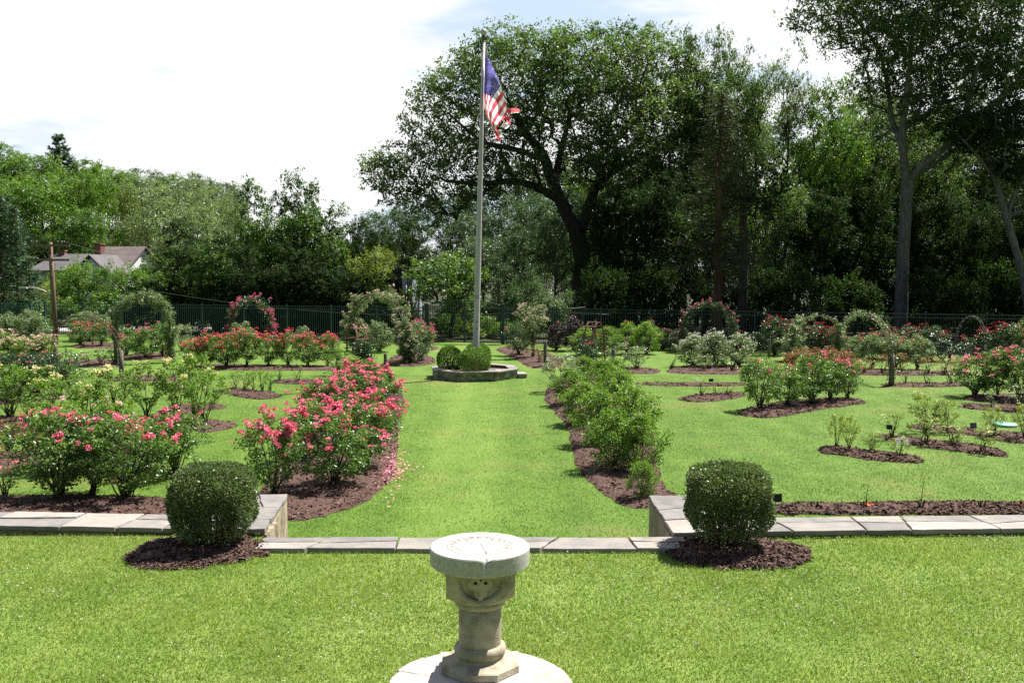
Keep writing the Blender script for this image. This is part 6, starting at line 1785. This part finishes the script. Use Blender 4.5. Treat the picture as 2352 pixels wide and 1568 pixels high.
conifer('spruce_tree', 'dark conifer beyond the left edge of the view', -58, 57, 420, 150, 'needle', 65, .2, 1.3, .2, shape=.6, tipup=.25)
conifer('spruce_tree', 'lone open spruce rising above the hilltop woods', 142, 128, 308, 120, 'needle', 66, 2, 1.1, .3, z=float(hillz(-58, 128)), leafl=(.3, .6), shape=.75, whorl=.7, gap=.25, tipup=.45)

TG = 'trees beyond the garden fence'
for (lab, key, px, Y, yt, wp, mat) in [
    # left hill, far row along the skyline
    ('hilltop tree at the far left skyline', 'broad', -50, 122, 330, 190, 'maple'), ('pale green hilltop tree at the left edge', 'broad2', 25, 126, 336, 170, 'bright'), ('hilltop tree left of the lone spruce', 'broad', 95, 124, 350, 170, 'maple'),
    ('hilltop tree below the lone spruce', 'broad2', 180, 130, 372, 150, 'bright'), ('rounded hilltop tree right of the lone spruce', 'broad', 250, 134, 382, 140, 'maple'), ('small grey-green hilltop tree near the middle of the ridge', 'broad2', 303, 140, 390, 90, 'blue'),
    ('hilltop tree with a peaked top on the ridge', 'tall', 352, 142, 386, 80, 'blue'), ('hilltop tree behind the feathery locust', 'broad', 405, 144, 398, 110, 'maple'), ('low hilltop tree on the falling ridge', 'broad2', 465, 144, 404, 110, 'blue'), ('last hilltop tree on the falling ridge', 'broad', 525, 142, 414, 110, 'blue'),
    ('bright hill tree above the left conifers', 'broad2', -20, 104, 400, 190, 'bright'),
]:
    p = XG(px, Y); z = float(hillz(p.x, Y))
    plant('hill_tree', lab, 'tree', key, px, Y, yt, wp, mat, 'trees on the left hill', None, z)
for (nm, lab, key, px, Y, yt, wp, mat, bk) in [
    ('maple_tree', 'large sunlit maple above the houses on the left', 'broad', 105, 100, 402, 215, 'bright', None), ('maple_tree', 'tall bright maple right of the large left maple', 'broad2', 232, 102, 384, 135, 'bright', None),
    ('maple_tree', 'yellowish maple peeping between the maples and the locust', 'broad', 308, 108, 415, 85, 'yellow', None), ('maple_tree', 'shaded maple behind the left conifers', 'broad2', 30, 96, 440, 150, 'maple', None), ('maple_tree', 'dark maple behind the chimneys', 'broad', 190, 97, 470, 150, 'maple', None),
    ('maple_tree', 'low maple filling the gap above the grey roof', 'broad2', 70, 94, 530, 140, 'dark', None),
    ('locust_tree', 'feathery pale locust tree above the white house', 'locust', 365, 104, 408, 205, 'locust', None), ('locust_tree', 'second feathery locust tree sloping down to the right', 'locust', 478, 98, 412, 190, 'locust', None), ('locust_tree', 'low feathery locust in front of its taller neighbours', 'locust', 440, 84, 475, 190, 'locust', None), ('locust_tree', 'feathery locust tucked behind the tall dark tree', 'locust', 545, 90, 440, 120, 'locust', None),
    ('yellow_tree', 'small yellow-green tree behind the utility pole', 'round', 108, 66, 640, 80, 'yellow', None),
    ('round_tree', 'small green tree hiding the white gable wall', 'round', 340, 66, 596, 62, 'maple', None), ('round_tree', 'small green tree hiding the wall of the grey roofed house', 'round', 132, 70, 612, 75, 'maple', None), ('round_tree', 'rounded light green tree before the grey roofed house', 'round', 185, 64, 594, 125, 'bright', None), ('round_tree', 'rounded green tree below the white house', 'round', 252, 63, 602, 100, 'maple', None), ('round_tree', 'small rounded tree below the white gable', 'round', 305, 62, 606, 100, 'bright', None),
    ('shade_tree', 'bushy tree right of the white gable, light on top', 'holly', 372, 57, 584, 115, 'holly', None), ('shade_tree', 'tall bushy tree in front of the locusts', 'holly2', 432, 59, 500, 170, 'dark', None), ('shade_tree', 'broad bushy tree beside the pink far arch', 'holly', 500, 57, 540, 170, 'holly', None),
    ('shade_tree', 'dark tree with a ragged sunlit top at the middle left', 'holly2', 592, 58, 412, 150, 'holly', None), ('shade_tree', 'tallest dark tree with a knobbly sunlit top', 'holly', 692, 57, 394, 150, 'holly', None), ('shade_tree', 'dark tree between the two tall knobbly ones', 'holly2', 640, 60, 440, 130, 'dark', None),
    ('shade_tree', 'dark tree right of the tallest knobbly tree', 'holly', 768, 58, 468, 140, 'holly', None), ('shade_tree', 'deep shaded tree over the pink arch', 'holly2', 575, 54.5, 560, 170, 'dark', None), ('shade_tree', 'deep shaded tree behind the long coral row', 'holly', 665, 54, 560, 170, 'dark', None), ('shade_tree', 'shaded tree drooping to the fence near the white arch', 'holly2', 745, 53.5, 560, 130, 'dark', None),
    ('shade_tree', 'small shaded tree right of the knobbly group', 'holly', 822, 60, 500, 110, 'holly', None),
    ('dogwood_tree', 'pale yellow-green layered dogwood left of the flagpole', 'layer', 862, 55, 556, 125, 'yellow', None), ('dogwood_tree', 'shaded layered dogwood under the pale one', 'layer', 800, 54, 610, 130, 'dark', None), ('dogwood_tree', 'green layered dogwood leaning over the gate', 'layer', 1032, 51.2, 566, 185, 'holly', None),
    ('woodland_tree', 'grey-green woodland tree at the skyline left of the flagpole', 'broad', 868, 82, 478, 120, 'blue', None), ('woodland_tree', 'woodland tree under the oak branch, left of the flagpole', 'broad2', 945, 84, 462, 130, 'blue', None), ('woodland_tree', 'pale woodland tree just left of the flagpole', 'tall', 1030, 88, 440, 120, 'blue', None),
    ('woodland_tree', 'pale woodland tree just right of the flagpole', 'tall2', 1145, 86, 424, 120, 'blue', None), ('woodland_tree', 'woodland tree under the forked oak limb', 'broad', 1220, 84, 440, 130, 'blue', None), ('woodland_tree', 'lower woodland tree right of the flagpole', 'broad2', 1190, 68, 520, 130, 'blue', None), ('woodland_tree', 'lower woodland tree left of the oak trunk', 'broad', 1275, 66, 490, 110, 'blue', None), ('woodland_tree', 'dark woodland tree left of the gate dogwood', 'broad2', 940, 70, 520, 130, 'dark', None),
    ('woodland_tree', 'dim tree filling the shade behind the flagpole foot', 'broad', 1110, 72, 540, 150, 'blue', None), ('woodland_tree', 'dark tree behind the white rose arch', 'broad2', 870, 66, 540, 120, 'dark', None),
    ('woodland_tree', 'pale woodland tree filling the gap under the oak crown', 'broad2', 1205, 92, 378, 150, 'blue', None), ('woodland_tree', 'woodland tree seen between the two oak limbs', 'broad', 1300, 90, 372, 150, 'blue', None), ('woodland_tree', 'woodland tree at the right side of the oak fork', 'broad2', 1385, 86, 380, 150, 'maple', None), ('woodland_tree', 'woodland tree under the lowest oak branch tip', 'broad', 1085, 94, 415, 130, 'blue', None),
    # right woods
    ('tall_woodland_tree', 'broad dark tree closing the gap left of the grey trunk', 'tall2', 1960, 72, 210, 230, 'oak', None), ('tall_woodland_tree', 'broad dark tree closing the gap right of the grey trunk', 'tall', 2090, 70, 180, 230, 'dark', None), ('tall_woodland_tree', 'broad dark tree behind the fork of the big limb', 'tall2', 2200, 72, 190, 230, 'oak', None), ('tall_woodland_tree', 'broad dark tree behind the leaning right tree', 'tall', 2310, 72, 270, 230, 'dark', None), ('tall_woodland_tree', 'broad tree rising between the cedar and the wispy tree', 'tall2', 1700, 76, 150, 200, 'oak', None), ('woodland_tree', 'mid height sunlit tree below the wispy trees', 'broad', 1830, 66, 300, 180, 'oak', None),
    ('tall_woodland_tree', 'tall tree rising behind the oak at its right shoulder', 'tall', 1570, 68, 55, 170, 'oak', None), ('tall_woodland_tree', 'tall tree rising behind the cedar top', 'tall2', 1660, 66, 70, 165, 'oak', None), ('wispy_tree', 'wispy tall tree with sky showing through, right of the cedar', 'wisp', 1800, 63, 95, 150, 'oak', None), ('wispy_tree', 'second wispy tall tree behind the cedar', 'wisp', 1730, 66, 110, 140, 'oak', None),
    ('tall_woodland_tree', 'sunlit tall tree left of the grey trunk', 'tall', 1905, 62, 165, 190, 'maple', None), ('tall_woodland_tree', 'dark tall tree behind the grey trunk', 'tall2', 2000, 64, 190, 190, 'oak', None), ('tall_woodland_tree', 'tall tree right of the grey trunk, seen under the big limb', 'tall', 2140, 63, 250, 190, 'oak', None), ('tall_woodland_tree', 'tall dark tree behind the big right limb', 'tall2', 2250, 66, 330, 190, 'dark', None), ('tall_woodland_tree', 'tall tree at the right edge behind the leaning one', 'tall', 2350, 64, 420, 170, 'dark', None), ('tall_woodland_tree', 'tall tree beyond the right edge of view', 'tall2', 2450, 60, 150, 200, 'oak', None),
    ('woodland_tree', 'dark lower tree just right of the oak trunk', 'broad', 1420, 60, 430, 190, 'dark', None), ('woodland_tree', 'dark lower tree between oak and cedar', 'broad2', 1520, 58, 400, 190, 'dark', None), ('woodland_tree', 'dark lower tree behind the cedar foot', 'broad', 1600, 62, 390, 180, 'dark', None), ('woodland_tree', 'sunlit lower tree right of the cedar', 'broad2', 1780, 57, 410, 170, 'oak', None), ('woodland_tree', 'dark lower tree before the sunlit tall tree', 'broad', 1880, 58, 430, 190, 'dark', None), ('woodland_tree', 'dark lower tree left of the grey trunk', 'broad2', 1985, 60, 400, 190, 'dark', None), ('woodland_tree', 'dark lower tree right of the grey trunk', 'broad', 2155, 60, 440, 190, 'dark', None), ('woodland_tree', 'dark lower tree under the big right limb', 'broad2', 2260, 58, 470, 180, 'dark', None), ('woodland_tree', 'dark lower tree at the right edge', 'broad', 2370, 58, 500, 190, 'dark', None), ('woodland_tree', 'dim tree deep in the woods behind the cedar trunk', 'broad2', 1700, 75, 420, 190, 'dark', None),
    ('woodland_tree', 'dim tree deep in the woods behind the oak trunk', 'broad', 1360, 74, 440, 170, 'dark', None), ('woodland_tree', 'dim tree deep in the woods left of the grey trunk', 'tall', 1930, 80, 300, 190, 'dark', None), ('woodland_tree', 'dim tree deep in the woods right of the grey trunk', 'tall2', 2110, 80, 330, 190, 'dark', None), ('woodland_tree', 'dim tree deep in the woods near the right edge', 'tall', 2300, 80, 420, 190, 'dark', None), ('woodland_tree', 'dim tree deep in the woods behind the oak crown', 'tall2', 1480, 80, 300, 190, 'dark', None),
]:
    plant(nm, lab, 'tree', key, px, Y, yt, wp, mat, TG)

# bare tall trunks in the woods
for px, Y, yt, r, lab in [(1703, 52, 430, .24, 'dark straight trunk right of the cedar trunk'), (1620, 57, 520, .13, 'thin dark trunk left of the cedar trunk'), (1455, 60, 480, .16, 'dim trunk between the oak and the trellis')]:
    b = XG(px, Y); o = thing('bare_trunk', lab, 'tree', b, 0, 'dim trunks in the woods'); H = topz(yt, Y)
    newobj('trunk', branch_mesh([(np.array([(0, 0, -.2), (.05, 0, H * .5), (-.08, 0, H)]), np.array([r * 1.2, r, r * .6]))], MT['bark'], 'trunk', 10), o)
    rng = np.random.default_rng(px)
    cl = lobes_sample(rng, [(0, 0, H, 2.2, 2.2, 1.4)], 40, .4, .4)
    newobj('crown', clump_leaves(rng, cl, 80, .7, .7, (.16, .27), mat=MT['dark']), o)

# understory shrubs along the fence
us_l = []
k = 0
for (x0, x1, st, Y0, yt, mat, txt) in [(1950, 2110, 50, 61, 600, 'dark', 'dark understory shrub behind the grey trunk'), (2130, 2420, 75, 66, 560, 'dark', 'deep dark shrub far behind the right edge woods'), (1180, 1330, 45, 52, 655, 'blue', 'pale understory shrub between the gate and the oak'), (1360, 1640, 62, 52.5, 615, 'dark', 'dark understory shrub between the oak and the cedar'), (1690, 2010, 66, 52.5, 610, 'dark', 'dark understory shrub left of the grey trunk'),
                                 (2135, 2440, 66, 51, 605, 'dark', 'dark understory shrub right of the grey trunk'), (330, 900, 80, 56.5, 655, 'dark', 'dark shrub behind the left fence'), (30, 300, 70, 60, 668, 'maple', 'green shrub beyond the fence by the utility pole'), (880, 960, 50, 53, 650, 'dark', 'dark shrub left of the gate dogwood')]:
    xs = list(range(x0, x1, st))
    for i, x in enumerate(xs):
        lab = '%s, %s from the left' % (txt, ORD[i] if i < 12 else 'last')
        plant('understory_shrub', lab, 'shrub', 'shrub' if (i + x0) % 2 else 'shrub2', x + random.uniform(-12, 12), Y0 + random.uniform(-1, 2.5), yt + random.uniform(-25, 25), st * random.uniform(1.5, 2.0), mat, 'understory shrubs beyond the fence')
for i, (px, Y, yt, wp, mat) in enumerate([(992, 51, 722, 80, 'bright'), (1035, 52.5, 716, 85, 'bright'), (1075, 51, 736, 70, 'yellow'), (1118, 52, 722, 80, 'bright'), (1160, 51, 735, 70, 'bright'), (1055, 57, 675, 110, 'bright'), (1135, 58, 680, 110, 'bright')]):
    plant('gate_shrub', 'bright sunlit shrub seen through the gate, %s of seven from the nearest left' % ORD[i], 'shrub', 'shrub' if i % 2 else 'shrub2', px, Y, yt, wp, mat, 'sunlit shrubs behind the gate')
print('objects', len(bpy.data.objects), 'polys', sum(len(m.polygons) for m in bpy.data.meshes))
